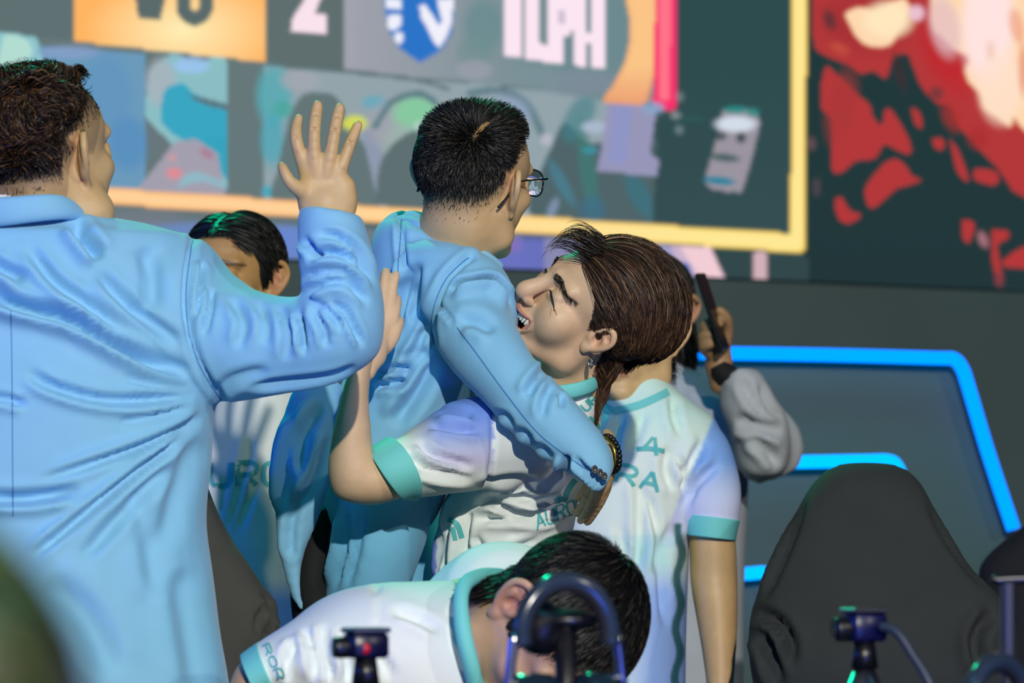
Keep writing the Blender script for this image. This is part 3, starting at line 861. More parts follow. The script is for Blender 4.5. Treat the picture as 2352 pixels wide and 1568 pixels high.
class Pose:
    def __init__(s, Mx, px, d, scale=1.0):
        s.M = np.array(Mx, float)
        U_, S_, Vt = np.linalg.svd(s.M); s.M = U_ @ Vt
        s.o = P(px[0], px[1], d); s.sc = scale
    def w(s, L): return (np.asarray(L) * s.sc) @ s.M.T + s.o
    def l(s, W_): return ((np.asarray(W_) - s.o) @ s.M) / s.sc

def strand_mesh(Ps, w0, w1, C, pose=None, tilt=0.6):
    """Ps: (n, k, 3) strand points in room space -> tapered flat strands lying along the head"""
    n, k, _ = Ps.shape
    r = np.random.RandomState(3)
    T = np.gradient(Ps, axis=1); T /= np.maximum(np.linalg.norm(T, axis=2, keepdims=True), 1e-9)
    ctr = pose.w(SKC[None])[0]
    N = Ps - ctr; N = N + np.linalg.norm(N, axis=2, keepdims=True) * tilt * r.randn(n, 1, 3)
    A = np.cross(T, N); A /= np.maximum(np.linalg.norm(A, axis=2, keepdims=True), 1e-9)
    t = np.linspace(0, 1, k)
    w = (w0 + (w1 - w0) * t ** 1.6)[None, :, None]
    V = np.stack([Ps - w * A, Ps + w * A], 2)
    idx = np.arange(n * k * 2).reshape(n, k, 2)
    Q = np.stack([idx[:, :-1, 0], idx[:, :-1, 1], idx[:, 1:, 1], idx[:, 1:, 0]], -1).reshape(-1, 4)
    CC = np.repeat(np.repeat(C[:, None], k, 1)[:, :, None], 2, 2).reshape(-1, 3)
    return V.reshape(-1, 3), Q, CC

SKC, SKR = np.array([0, -0.020, 0.033]), np.array([0.0745, 0.093, 0.081])
def grow(roots, nrm, comb, length, lift, steps=7, follow=0.5, grav=(0, 0, 0), jit=0.15, seed=1, rise=0.0, curl=0.0, cfreq=2.0, cap=0.07):
    """comb(p)->direction field in head frame; returns (n, steps+1, 3)"""
    r = np.random.RandomState(seed)
    n = len(roots); p = roots.copy()
    c = comb(p); d = c + lift[:, None] * nrm if np.ndim(lift) else c + lift * nrm
    d += jit * r.randn(n, 3); d /= np.linalg.norm(d, axis=1, keepdims=True)
    out = [p.copy()]; stp = (length / steps)[:, None]
    wob = r.randn(n, 3) * jit
    for s in range(steps):
        p = p + d * stp
        q = (p - SKC) / SKR; lv = np.linalg.norm(q, axis=1)
        mn = 1.02 + rise * (s + 1) / steps
        low = (lv < mn) & (p[:, 2] > -0.045)
        p[low] = SKC + q[low] / lv[low, None] * (mn if np.ndim(mn) == 0 else mn[low][:, None]) * SKR
        mx = mn + cap
        q = (p - SKC) / SKR; lv = np.linalg.norm(q, axis=1); hi = (lv > mx) & (p[:, 2] > -0.03)
        p[hi] = SKC + q[hi] / lv[hi, None] * (mx if np.ndim(mx) == 0 else mx[hi][:, None]) * SKR
        out.append(p.copy())
        d = d * (1 - follow) + follow * comb(p) + np.array(grav) + wob * 0.25
        d /= np.maximum(np.linalg.norm(d, axis=1, keepdims=True), 1e-9)
    out = np.stack(out, 1)
    if curl:
        ph = 6 * noise3(roots, 45, seed + 50, 1) + r.randn(n) * 0.35
        t = np.linspace(0, 1, steps + 1)[None]
        a = ph[:, None] + t * cfreq * 2 * np.pi
        T = out[:, -1] - out[:, 0]; T /= np.maximum(np.linalg.norm(T, axis=1, keepdims=True), 1e-9)
        e1 = np.cross(T, nrm); e1 /= np.maximum(np.linalg.norm(e1, axis=1, keepdims=True), 1e-9)
        out = out + curl * t[..., None] ** 0.7 * (np.cos(a)[..., None] * e1[:, None] + np.sin(a)[..., None] * nrm[:, None])
    return out

def scalp_points(L, Q, mask, n, seed=0):
    N = normals(L, Q)
    i = np.where(mask)[0]
    r = np.random.RandomState(seed); k = r.choice(i, min(n, len(i)), replace=len(i) < n)
    return L[k] + r.randn(len(k), 3) * 0.0008, N[k]

def hair_cols(n, base, var, seed=0, hi=None, frac=0.15):
    r = np.random.RandomState(seed)
    C = np.tile(lin(base), (n, 1)) * np.exp(r.randn(n, 1) * var)
    if hi: 
        m = r.rand(n) < frac; C[m] = lin(hi) * np.exp(r.randn(m.sum(), 1) * 0.3)
    return C

# ---- hands by joints given in photo pixels plus distance
def hand_sdf(chains, palm, h=0.0018, k=0.006, webk=0.012, extra=None):
    """chains: list of [(x,y,d,rpx),...]; palm: list of capsules ((x,y,d,r),(x,y,d,r))"""
    pts = []
    for c in chains:
        for x, y, d, r in c: pts.append(P(x, y, d))
    for a, b in palm:
        for x, y, d, r in (a, b): pts.append(P(x, y, d))
    pts = np.array(pts)
    s = SDF(pts.min(0) - 0.04, pts.max(0) + 0.04, h)
    for a, b in palm:
        s.cap(P(*a[:3]), P(*b[:3]), a[3] * a[2] / FPX, b[3] * b[2] / FPX, webk)
    for c in chains:
        f = SDF(pts.min(0) - 0.04, pts.max(0) + 0.04, h) if False else s
        f.chain([P(*q[:3]) for q in c], [q[3] * q[2] / FPX for q in c], k, sub=3)
    if extra: extra(s)
    V, Q = s.mesh()
    return smooth(V, Q, 2, 0.4), Q

def cat_meshes(parts):
    """parts: list of (V, Q(ndarray quads), C)"""
    Vs, Qs, Cs, n = [], [], [], 0
    for V, Q, C in parts:
        Vs.append(V); Qs.append(np.asarray(Q) + n); Cs.append(C); n += len(V)
    return np.concatenate(Vs), np.concatenate(Qs), np.concatenate(Cs)

def bridge(body, path, r=0.025):
    """joins two skin islands under the clothes: an arm of four-sided rings from a face near path[0] to a face near path[-1]"""
    V, Q, C = body
    path = np.array(path, float)
    cen = V[Q].mean(1)
    ia = np.argmin(((cen - path[0]) ** 2).sum(1)); ib = np.argmin(((cen - path[-1]) ** 2).sum(1))
    qa, qb = Q[ia], Q[ib]
    rings = []
    mid = catmull(path, 3)[1:-1] if len(path) > 2 else path[1:-1]
    rel = V[qa] - V[qa].mean(0); rel = rel / np.linalg.norm(rel, axis=1, keepdims=True) * r
    for p in mid: rings.append(p + rel)
    n = len(V); NV = np.concatenate([V] + rings); ids = [qa] + [np.arange(4) + n + 4 * i for i in range(len(rings))]
    best = min(range(4), key=lambda k: ((V[np.roll(qb[::-1], k)] - rings[-1]) ** 2).sum()); ids.append(np.roll(qb[::-1], best))
    NQ = []
    for a, b in zip(ids[:-1], ids[1:]):
        for j in range(4): NQ.append([a[j], a[(j + 1) % 4], b[(j + 1) % 4], b[j]])
    keep = np.ones(len(Q), bool); keep[[ia, ib]] = False
    return NV, np.concatenate([Q[keep], np.array(NQ)]), np.concatenate([C, np.tile(C[qa].mean(0), (len(NV) - n, 1))])

def ring_band(c, axis, rx, ry, r, up=(0, 1, 0), n=40, h=1.0):
    """knitted band round a neck"""
    T = np.array(axis, float); T /= np.linalg.norm(T)
    u = np.cross(T, up); u /= np.linalg.norm(u); v = np.cross(u, T)
    a = np.linspace(0, 2 * np.pi, n, endpoint=False); b = np.linspace(0, 2 * np.pi, 10, endpoint=False)
    V = []; F = []
    for i in range(n):
        o = math.cos(a[i]) * u * rx + math.sin(a[i]) * v * ry; e = o / np.linalg.norm(o)
        for j in range(10): V.append(np.array(c) + o + e * r * 0.5 * math.cos(b[j]) + T * r * h * math.sin(b[j]))
    for i in range(n):
        for j in range(10): F.append((i * 10 + j, ((i + 1) % n) * 10 + j, ((i + 1) % n) * 10 + (j + 1) % 10, i * 10 + (j + 1) % 10))
    return np.array(V), F

def on_face(L, x, z, off=0.0006, w=0.0022):
    m = (np.abs(L[:, 0] - x) < w) & (np.abs(L[:, 2] - z) < w) & (L[:, 1] > 0.03)
    return (x, L[m, 1].max() + off, z)

def skinpatch(V, base, seed=0):
    return np.tile(lin(base), (len(V), 1)) * (1 + 0.05 * noise3(V, 70, seed))[:, None]

def quads_only(V, F):
    """tris repeated as degenerate-free quads via remesh-free split: keep quads, turn tris into quads with a doubled corner removed"""
    return V, F

def garment(pieces, vox, it=4, strokes=None, wr=0.0, wscale=25, seed=0, dmax=None):
    V, F = join(*pieces)
    V, Q = remesh(V, F, vox)
    V = smooth(V, Q, it, 0.5)
    if wr:
        N = normals(V, Q); V = V + N * (wr * noise3(V * [1, 1, 0.6], wscale, seed, 3))[:, None]
    if strokes: V = relief(V, Q, strokes, dmax)
    return V, Q

def bvh_of(V, Q):
    return BVHTree.FromPolygons([tuple(v) for v in V.tolist()], np.asarray(Q).tolist())
CAMP = Vector((0, 0, ZC))
def cast(bvh, x, y):
    d = Vector(P(x, y, 1.0)) - CAMP; d.normalize()
    h, n, i, t = bvh.ray_cast(CAMP, d)
    return h, n
def decal(bvh, strokes, off=0.0014, step=5.0, single=False):
    """prints: lines (points, width px) laid onto a garment's surface"""
    m = MB()
    for pts, w in strokes:
        p = np.array(pts, float)
        if len(p) > 2 and not (len(pts) == 2): pl = catmull(p, 6)
        else: pl = p
        seg = np.r_[0, np.cumsum(np.hypot(*np.diff(pl, axis=0).T))]
        k = max(int(seg[-1] / step) + 1, 2); tt = np.linspace(0, seg[-1], k)
        q = np.c_[np.interp(tt, seg, pl[:, 0]), np.interp(tt, seg, pl[:, 1])]
        T = np.gradient(q, axis=0); T /= np.maximum(np.hypot(T[:, 0], T[:, 1])[:, None], 1e-9)
        Nn = np.c_[-T[:, 1], T[:, 0]]
        rows = []
        for a in range(k):
            row = []
            for s in (-1, -0.33, 0.33, 1):
                h, n = cast(bvh, *(q[a] + Nn[a] * s * w / 2))
                if h is None: row = None; break
                if n.dot(CAMP - h) < 0: n = -n
                row.append(np.array(h + n * off))
            rows.append(row)
        if single:                              # keep the longest unbroken run
            ok = [a < k - 1 and rows[a] is not None and rows[a + 1] is not None and np.abs(np.array(rows[a])[:, 1] - np.array(rows[a + 1])[:, 1]).max() <= 0.05 for a in range(k)]
            bs, bl, cs = 0, 0, None
            for a in range(k):
                if ok[a]:
                    cs = a if cs is None else cs
                    if a - cs + 1 > bl: bs, bl = cs, a - cs + 1
                else: cs = None
            rows = [r_ if bs <= a <= bs + bl else None for a, r_ in enumerate(rows)]
        for a in range(k - 1):
            if rows[a] is None or rows[a + 1] is None: continue
            A, B = np.array(rows[a]), np.array(rows[a + 1])
            if np.abs(A[:, 1] - B[:, 1]).max() > 0.05: continue
            V = np.concatenate([A, B]); m.add(V, [(0, 1, 5, 4), (1, 2, 6, 5), (2, 3, 7, 6)])
    return m.arrays() if m.n else None
# ================================================================== person with raised hand (left, blue suit)
def floor_y(d): return HY + ZC * FPX / d
SKIN_A, SKIN_B, SKIN_C = '#c8a676', '#cfac7c', '#d8b490'

def head_on(pose, neck_world, **kw):
    nl = pose.l(neck_world)
    V, Q = head_model(neck_to=nl, **kw)
    return V, Q

def legs(d, xs, hip_y, hw, mt, root, name='trousers', th=0.09):
    fy = floor_y(d) - 12
    pcs = []
    for x in xs:
        pcs.append(rails([(x - hw, hip_y, x + hw, hip_y, d, th), (x - hw * 0.95, hip_y + (fy - hip_y) * 0.4, x + hw * 0.9, hip_y + (fy - hip_y) * 0.4, d, th * 0.85), (x - hw * 0.7, fy, x + hw * 0.7, fy, d, th * 0.75)], 20, 6))
    V, F = join(*pcs)
    add(name, V, F, mt, root)
    for x in xs:
        p = P(x, floor_y(d), d)
        V, F = box(p + [0, 0.04, 0.045], (0.10, 0.28, 0.085), 0.03); add('shoe', V, F, M_PLASTIC, root)

A = thing('person', 'heavyset person in light blue suit seen from behind, right hand raised', 'person', P(30, floor_y(5.35), 5.35))
JA = [rails([(-40, 462, 130, 462, 5.33, 0.075), (-150, 500, 215, 505, 5.34, 0.10), (-330, 528, 395, 533, 5.34, 0.125), (-395, 560, 448, 556, 5.34, 0.15), (-420, 660, 452, 650, 5.34, 0.17), (-420, 800, 462, 800, 5.34, 0.185), (-405, 900, 495, 905, 5.34, 0.19), (-395, 960, 492, 960, 5.34, 0.19), (-390, 1060, 485, 1060, 5.34, 0.19), (-388, 1190, 474, 1190, 5.34, 0.19), (-395, 1300, 486, 1300, 5.34, 0.20), (-415, 1450, 505, 1450, 5.34, 0.205), (-440, 1568, 525, 1568, 5.34, 0.21), (-455, 1800, 560, 1800, 5.34, 0.21)], 44, 5, 2.3),
      rails([(300, 545, 330, 900, 5.34, 0.13), (400, 540, 420, 905, 5.33, 0.125), (460, 550, 480, 920, 5.32, 0.115), (500, 612, 530, 924, 5.31, 0.10), (560, 655, 600, 914, 5.29, 0.088), (640, 680, 705, 893, 5.27, 0.078), (690, 680, 800, 862, 5.25, 0.074), (697, 655, 866, 812, 5.24, 0.072), (688, 610, 881, 730, 5.235, 0.066), (684, 555, 872, 650, 5.23, 0.062), (683, 500, 850, 560, 5.23, 0.056), (690, 472, 832, 495, 5.23, 0.050)], 32, 6, 2.1, dome=False),
      rails([(-300, 545, -280, 900, 5.34, 0.13), (-420, 560, -330, 930, 5.33, 0.11), (-500, 700, -370, 1000, 5.32, 0.08), (-560, 1000, -420, 1050, 5.30, 0.075), (-580, 1300, -440, 1320, 5.28, 0.06), (-560, 1500, -450, 1500, 5.27, 0.055)], 24, 5)]
foldsA = [([(-60, 640), (0, 682), (38, 699), (153, 730), (237, 772), (333, 825), (448, 856)], 15, 0.020, 0.6),
    ([(165, 508), (199, 550), (235, 595)], 16, 0.014), ([(-20, 600), (0, 612), (60, 645)], 12, 0.012),
    ([(60, 560), (120, 640), (200, 700), (310, 785)], 13, 0.008, 0.8), ([(220, 620), (300, 705), (421, 795)], 14, 0.007, 0.8), ([(330, 560), (350, 640), (345, 720)], 22, 0.005),
    ([(60, 850), (115, 885), (230, 917), (350, 918), (455, 905)], 11, 0.010, 0.6), ([(280, 865), (360, 885), (440, 890)], 8, 0.004),
    ([(470, 950), (380, 1000), (268, 1045), (77, 1110)], 10, 0.009, 0.7), ([(470, 962), (306, 1090), (153, 1213), (70, 1280)], 10, 0.009, 0.7), ([(440, 930), (330, 960), (270, 968)], 9, 0.005),
    ([(400, 1060), (300, 1160), (180, 1290)], 16, 0.006), ([(310, 1120), (345, 1250), (365, 1390)], 26, 0.004), ([(460, 1000), (410, 1120), (370, 1270)], 26, 0.005),
    ([(-40, 1140), (20, 1145), (96, 1140), (190, 1122)], 14, 0.014, 0.5), ([(-40, 912), (10, 916), (60, 930)], 9, 0.008),
    ([(446, 538), (429, 653), (432, 749), (452, 825), (478, 875), (513, 921)], 9, 0.006, 0.35, lambda t: np.ones_like(t)),
    ([(463, 600), (461, 640), (453, 735)], 7, 0.009), ([(486, 660), (482, 700), (468, 770)], 8, 0.008), ([(530, 680), (560, 740), (545, 800)], 12, 0.005), ([(590, 690), (612, 740), (608, 790)], 12, 0.004),
    ([(684, 715), (693, 760), (697, 815)], 7, 0.010), ([(715, 700), (740, 750), (750, 800)], 8, 0.007), ([(700, 685), (755, 715), (790, 760)], 8, 0.008), ([(755, 690), (800, 725), (836, 800)], 8, 0.008), ([(640, 700), (660, 760), (655, 830)], 12, 0.004),
    ([(730, 538), (780, 545), (825, 580), (866, 660)], 9, 0.010), ([(690, 592), (750, 580), (800, 590), (850, 640)], 9, 0.011), ([(694, 640), (730, 626), (790, 625), (840, 660)], 8, 0.007), ([(690, 680), (740, 650), (800, 650), (850, 700)], 10, 0.010), ([(692, 550), (716, 572), (720, 600)], 9, 0.008),
    ([(560, 888), (650, 876), (760, 862), (820, 840)], 8, 0.005), ([(500, 900), (540, 870), (620, 850)], 14, 0.004),
    ([(100, 1330), (200, 1420), (260, 1560)], 34, 0.006), ([(410, 1300), (430, 1420), (460, 1600)], 30, 0.005)]
V, Q = garment(JA, 0.0048, 7, foldsA, 0.0015, 22, 2)
jkA = add('suit_jacket', V, Q, M_JACKET, A)
bv = bvh_of(V, Q)
for ln_ in ([(444, 542), (429, 653), (432, 749), (452, 825), (478, 875), (508, 918)], [(20, 545), (27, 800), (30, 1185)]):
    dv = decal(bv, [(ln_, 2.4)], 0.0008, single=True); add('seam', dv[0], dv[1], M_SEAM, jkA)
V, F = rails([(-150, 500, -175, 540, 5.36, 0.010), (-100, 464, -115, 530, 5.25, 0.010), (-50, 455, -55, 525, 5.205, 0.010), (10, 452, 10, 519, 5.19, 0.010), (65, 448, 72, 511, 5.19, 0.010), (112, 446, 128, 505, 5.20, 0.010), (146, 454, 168, 504, 5.225, 0.010), (178, 486, 196, 513, 5.26, 0.010), (208, 518, 226, 532, 5.30, 0.010)], 14, 5, 2.6)
add('collar', V, F, M_JACKET, jkA)
V, F = rails([(-120, 466, -125, 500, 5.29, 0.005), (-50, 448, -55, 500, 5.235, 0.005), (10, 446, 10, 500, 5.222, 0.005), (60, 449, 65, 500, 5.23, 0.005), (110, 456, 115, 500, 5.25, 0.005)], 12, 4, 2.4)
add('shirt_collar', V, F, M_WHITE, A)
legs(5.36, (-140, 200), 1740, 170, M_TROUSER, A, th=0.12)

def euler_pose(yaw, pitch, roll):
    y, p, r = (math.radians(v) for v in (yaw, pitch, roll))
    cy, sy_, cp, sp, cr, sr = math.cos(y), math.sin(y), math.cos(p), math.sin(p), math.cos(r), math.sin(r)
    Y = np.array([[cy, -sy_, 0], [sy_, cy, 0], [0, 0, 1]]); X = np.array([[1, 0, 0], [0, cp, -sp], [0, sp, cp]]); R_ = np.array([[cr, 0, sr], [0, 1, 0], [-sr, 0, cr]])
    return R_ @ X @ Y
poseA = Pose(euler_pose(-35, 12, -4), (103, 357), 5.30, 1.06)
hV, hQ = head_on(poseA, P(75, 560, 5.34), jowl=0.012, neck_r=0.068, ear_s=1.14)
hC = skin_colors(hV, SKIN_A, True, '#1c1611', fade=(0.0, 0.06), stub=0.35)
hand_fingers = [[(716, 452, 5.23, 20), (690, 436, 5.215, 16), (668, 420, 5.205, 11.5), (655, 398, 5.205, 9.5), (647, 380, 5.21, 8)],
    [(706, 400, 5.225, 15), (688, 350, 5.222, 13.5), (680, 316, 5.222, 12), (681, 291, 5.23, 10.5), (687, 270, 5.24, 8.5)],
    [(728, 402, 5.222, 15), (722, 357, 5.218, 14), (722, 300, 5.218, 13), (726, 262, 5.228, 12), (730, 240, 5.236, 9.5)],
    [(750, 404, 5.222, 15), (758, 364, 5.218, 14), (769, 302, 5.22, 13), (776, 266, 5.228, 11.5), (781, 246, 5.236, 9.5)],
    [(772, 412, 5.225, 14.5), (786, 380, 5.222, 13), (803, 334, 5.224, 11.5), (815, 304, 5.23, 10), (823, 285, 5.238, 8.5)]]
hand_palm = [((702, 368, 5.225, 16), (716, 470, 5.23, 24)), ((722, 368, 5.222, 16), (738, 480, 5.23, 26)), ((748, 372, 5.222, 16), (762, 480, 5.23, 26)), ((776, 386, 5.224, 15), (790, 460, 5.23, 26)), ((795, 430, 5.228, 20), (792, 480, 5.23, 24)), ((705, 440, 5.226, 22), (730, 520, 5.23, 30)), ((750, 470, 5.23, 40), (768, 560, 5.235, 42))]
aV, aQ = hand_sdf(hand_fingers, hand_palm, 0.0016, 0.005, 0.014)
aC = skinpatch(aV, SKIN_A, 4)
U = proj(aV)
for tip in ((688, 264), (730, 236), (781, 243), (824, 282)):
    m = np.clip(1.3 - np.hypot((U[:, 0] - tip[0]) / 8, (U[:, 1] - tip[1] - 4) / 10), 0, 1)[:, None] * 0.5; aC = aC * (1 - m) + m * lin('#e2b79c')
for kn in ((682, 348), (721, 362), (760, 368), (788, 386), (680, 312), (722, 294), (770, 296), (806, 326), (727, 262), (777, 268)):
    m = np.clip(1.2 - np.hypot((U[:, 0] - kn[0]) / 10, (U[:, 1] - kn[1]) / 8), 0, 1)[:, None] * 0.25; aC = aC * (1 - m) + m * lin('#9a6a50')
aV = relief(aV, aQ, [([(676, 316), (686, 314)], 3, 0.0016, 0.3), ([(714, 296), (732, 295)], 3, 0.0018, 0.3), ([(762, 296), (778, 299)], 3, 0.0018, 0.3), ([(797, 324), (812, 330)], 3, 0.0016, 0.3), ([(719, 262), (733, 262)], 3, 0.0014, 0.3), ([(770, 265), (784, 268)], 3, 0.0014, 0.3)])
body = cat_meshes([(poseA.w(hV), hQ, hC), (aV, aQ, aC)])
body = bridge(body, [P(75, 575, 5.34), P(250, 640, 5.34), P(450, 740, 5.32), P(700, 790, 5.25), P(800, 740, 5.24), P(775, 600, 5.235)])
add('body', body[0], body[1], M_SKIN, A, col=body[2])
# wavy hair, clipped sides
L_ = hV
def ear_free(L): return ~((np.abs(L[:, 0]) > 0.0725) & (L[:, 1] > -0.055) & (L[:, 1] < 0.016) & (L[:, 2] < 0.038) & (L[:, 2] > -0.05))
rA = np.random.RandomState(5)
dn = fade_dens(L_, 0.0, 0.07)
mtop = (dn > 0.72) & ear_free(L_)
r0, n0 = scalp_points(hV, hQ, mtop, 9000, 1)
def combA(p):
    d = np.stack([0.6 * np.sin(p[:, 1] * 55 + p[:, 2] * 40), -0.15 + 0.6 * np.sin(p[:, 0] * 60 + p[:, 1] * 30), -0.35 + 0.5 * np.sin(p[:, 0] * 50 - p[:, 2] * 60)], 1)
    return d / np.linalg.norm(d, axis=1, keepdims=True)
S = grow(r0, n0, combA, rA.uniform(0.024, 0.042, len(r0)), 0.8, 8, 0.4, (0, 0, 0), 0.10, 5, rise=0.13, curl=0.0045, cfreq=1.3, cap=0.12)
s1 = strand_mesh(poseA.w(S.reshape(-1, 3)).reshape(S.shape), 0.0008, 0.0003, hair_cols(len(S), '#1f1610', 0.3, 1, '#5a3d22', 0.25), poseA)
r0, n0 = scalp_points(hV, hQ, (dn > 0.02) & ear_free(L_) & (L_[:, 2] > hairline(L_[:, 1])), 16000, 2)
dd = fade_dens(r0, 0.0, 0.07); kp = rA.rand(len(r0)) < 0.25 + 0.75 * dd; r0, n0, dd = r0[kp], n0[kp], dd[kp]
S = grow(r0, n0, lambda p: np.tile([0, -0.35, -0.94], (len(p), 1)), 0.003 + 0.014 * dd, 0.5, 3, 0.3, jit=0.18, seed=6, rise=0.01)
s2 = strand_mesh(poseA.w(S.reshape(-1, 3)).reshape(S.shape), 0.0005, 0.0002, hair_cols(len(S), '#1a1411', 0.3, 2, '#3a2a1e', 0.15), poseA)
hv = cat_meshes([s1, s2]); add('hair', hv[0], hv[1], M_HAIR, A, col=hv[2])

# ================================================================== person with glasses (hugged, blue suit)
B = thing('person', 'person with glasses in light blue suit, seen from behind, hugging the brown-haired player', 'person', P(930, floor_y(5.95), 5.95))
JB = [rails([(925, 503, 1085, 560, 5.86, 0.06), (880, 508, 1150, 612, 5.86, 0.09), (856, 545, 1178, 668, 5.86, 0.115), (845, 620, 1150, 745, 5.87, 0.125), (835, 700, 1120, 830, 5.88, 0.13), (815, 800, 1095, 900, 5.89, 0.13), (780, 890, 1075, 980, 5.90, 0.13), (745, 980, 1055, 1060, 5.91, 0.13), (735, 1080, 1030, 1120, 5.92, 0.13), (735, 1160, 1010, 1170, 5.93, 0.13)], 40, 5, 2.3),
      rails([(1010, 560, 960, 700, 5.80, 0.08), (1085, 580, 985, 710, 5.77, 0.08), (1150, 612, 993, 755, 5.74, 0.075), (1176, 668, 1003, 790, 5.72, 0.072), (1168, 712, 1020, 825, 5.69, 0.070), (1196, 768, 1055, 868, 5.66, 0.066), (1238, 838, 1105, 915, 5.63, 0.060), (1300, 898, 1165, 985, 5.61, 0.057), (1358, 962, 1240, 1045, 5.59, 0.053), (1392, 1008, 1305, 1090, 5.58, 0.048), (1410, 1050, 1352, 1118, 5.58, 0.043), (1412, 1075, 1385, 1134, 5.58, 0.036)], 32, 6, 2.1, dome=False),
      rails([(862, 530, 960, 560, 5.93, 0.07), (850, 600, 950, 610, 5.96, 0.065), (845, 720, 935, 720, 5.98, 0.06), (830, 850, 915, 850, 6.0, 0.055), (810, 1000, 890, 1000, 6.0, 0.05), (800, 1100, 865, 1100, 5.98, 0.045)], 24, 5)]
foldsB = [([(1080, 590), (1064, 600), (1026, 638), (1003, 684), (991, 737), (995, 790)], 9, 0.006, 0.4, lambda t: np.ones_like(t)),
    ([(1030, 668), (1064, 655), (1125, 645), (1152, 668), (1180, 700)], 9, 0.014, 0.7),
    ([(1003, 690), (1020, 715), (1045, 745)], 5, 0.004), ([(1050, 740), (1090, 735), (1140, 760)], 16, 0.006), 
    ([(920, 495), (922, 560), (930, 640)], 7, 0.006, 0.5), ([(945, 600), (930, 680), (905, 760)], 12, 0.010), ([(960, 600), (955, 680), (945, 740)], 10, 0.008), ([(985, 740), (960, 790), (930, 830)], 9, 0.010), ([(990, 790), (940, 850), (900, 900)], 14, 0.010),
    ([(1260, 840), (1225, 880), (1210, 910)], 11, 0.007), ([(1285, 905), (1292, 915), (1288, 935)], 5, 0.010, 0.4), ([(1270, 880), (1250, 920), (1245, 960)], 10, 0.005),
    ([(1135, 950), (1160, 955), (1180, 985)], 8, 0.005), ([(1175, 990), (1205, 995), (1225, 1025)], 8, 0.005), ([(1215, 1025), (1245, 1030), (1270, 1055)], 8, 0.005), ([(1300, 1045), (1300, 1075), (1310, 1100)], 9, 0.010), ([(1320, 1050), (1345, 1080), (1392, 1122)], 6, 0.008),
    ([(860, 860), (910, 845), (940, 850)], 9, 0.012), ([(855, 890), (905, 878), (935, 880)], 9, 0.010), ([(1000, 820), (960, 900), (900, 980)], 18, 0.010)]
V, Q = garment(JB, 0.0048, 6, foldsB, 0.0015, 24, 4)
jkB = add('suit_jacket', V, Q, M_JACKET, B)
bvhJB = bvh_of(V, Q)
for ln_ in ([(1050, 752), (1091, 806), (1164, 906), (1232, 990), (1297, 1043), (1350, 1080)], [(1078, 592), (1064, 600), (1026, 638), (1003, 684), (991, 737), (995, 790)], [(922, 500), (918, 560), (912, 640)]):
    dv = decal(bvhJB, [(ln_, 2.4)], 0.0008, single=True); add('seam', dv[0], dv[1], M_SEAM, jkB)
# collar round the neck
V, F = rails([(918, 494, 926, 520, 5.84, 0.012), (955, 500, 965, 535, 5.80, 0.012), (1005, 524, 1005, 562, 5.78, 0.012), (1060, 556, 1050, 592, 5.775, 0.012), (1110, 572, 1100, 605, 5.78, 0.012), (1150, 600, 1135, 625, 5.80, 0.012)], 14, 5, 2.6)
add('collar', V, F, M_JACKET, jkB)
# three cuff buttons, each on the sleeve's surface
for bx, by in ((1366, 1078), (1378, 1086), (1388, 1094)):
    h, n = cast(bvhJB, min(bx, 1384), by)
    h = np.array(h); n = np.array([0.15, -1, 0.05]); n /= np.linalg.norm(n)
    h = P(bx, by, h[1] - 0.004)
    t1 = np.cross(n, [0, 0, 1]); t1 /= np.linalg.norm(t1); t2 = np.cross(n, t1)
    a = np.linspace(0, 2 * np.pi, 18, endpoint=False)
    ring = lambda r, z: h + n * z + r * (np.cos(a)[:, None] * t1 * 0.72 + np.sin(a)[:, None] * t2)
    V, F = loft_rings([ring(0.0058, -0.004), ring(0.0064, 0.001), ring(0.0058, 0.003), ring(0.0046, 0.0034), ring(0.0040, 0.0022), ring(0.001, 0.0020)])
    add('button', V, F, mat('horn_button', (60, 62, 66), 0.25) if 'horn_button' not in bpy.data.materials else bpy.data.materials['horn_button'], jkB)
# hanging front panel of the open jacket, dark shirt, trousers
V, F = join(rails([(668, 905, 790, 890, 5.84, 0.030), (648, 960, 775, 985, 5.82, 0.028), (632, 1040, 765, 1080, 5.81, 0.026), (627, 1110, 752, 1140, 5.81, 0.024), (632, 1200, 728, 1205, 5.82, 0.022), (648, 1300, 700, 1270, 5.83, 0.018), (668, 1370, 690, 1330, 5.84, 0.012), (690, 1408, 697, 1390, 5.85, 0.008)], 24, 6, 2.0))
V, Q = garment([(V, F)], 0.006, 3, [([(740, 920), (700, 1000), (690, 1100)], 14, 0.010), ([(760, 1000), (725, 1080), (700, 1160)], 12, 0.010), ([(690, 960), (660, 1060), (655, 1180)], 14, 0.008), ([(700, 1100), (670, 1200), (668, 1290)], 10, 0.006)], 0.001, 25, 6)
add('jacket_flap', V, Q, M_JACKET, jkB)
V, F = rails([(690, 1190, 800, 1170, 5.93, 0.09), (672, 1300, 790, 1260, 5.93, 0.09), (668, 1380, 790, 1360, 5.93, 0.09), (690, 1500, 900, 1500, 5.94, 0.09)], 24, 5); V, Q = garment([(V, F)], 0.008, 4, None, 0.002, 30, 3)
add('shirt', V, Q, M_BLACK, B)
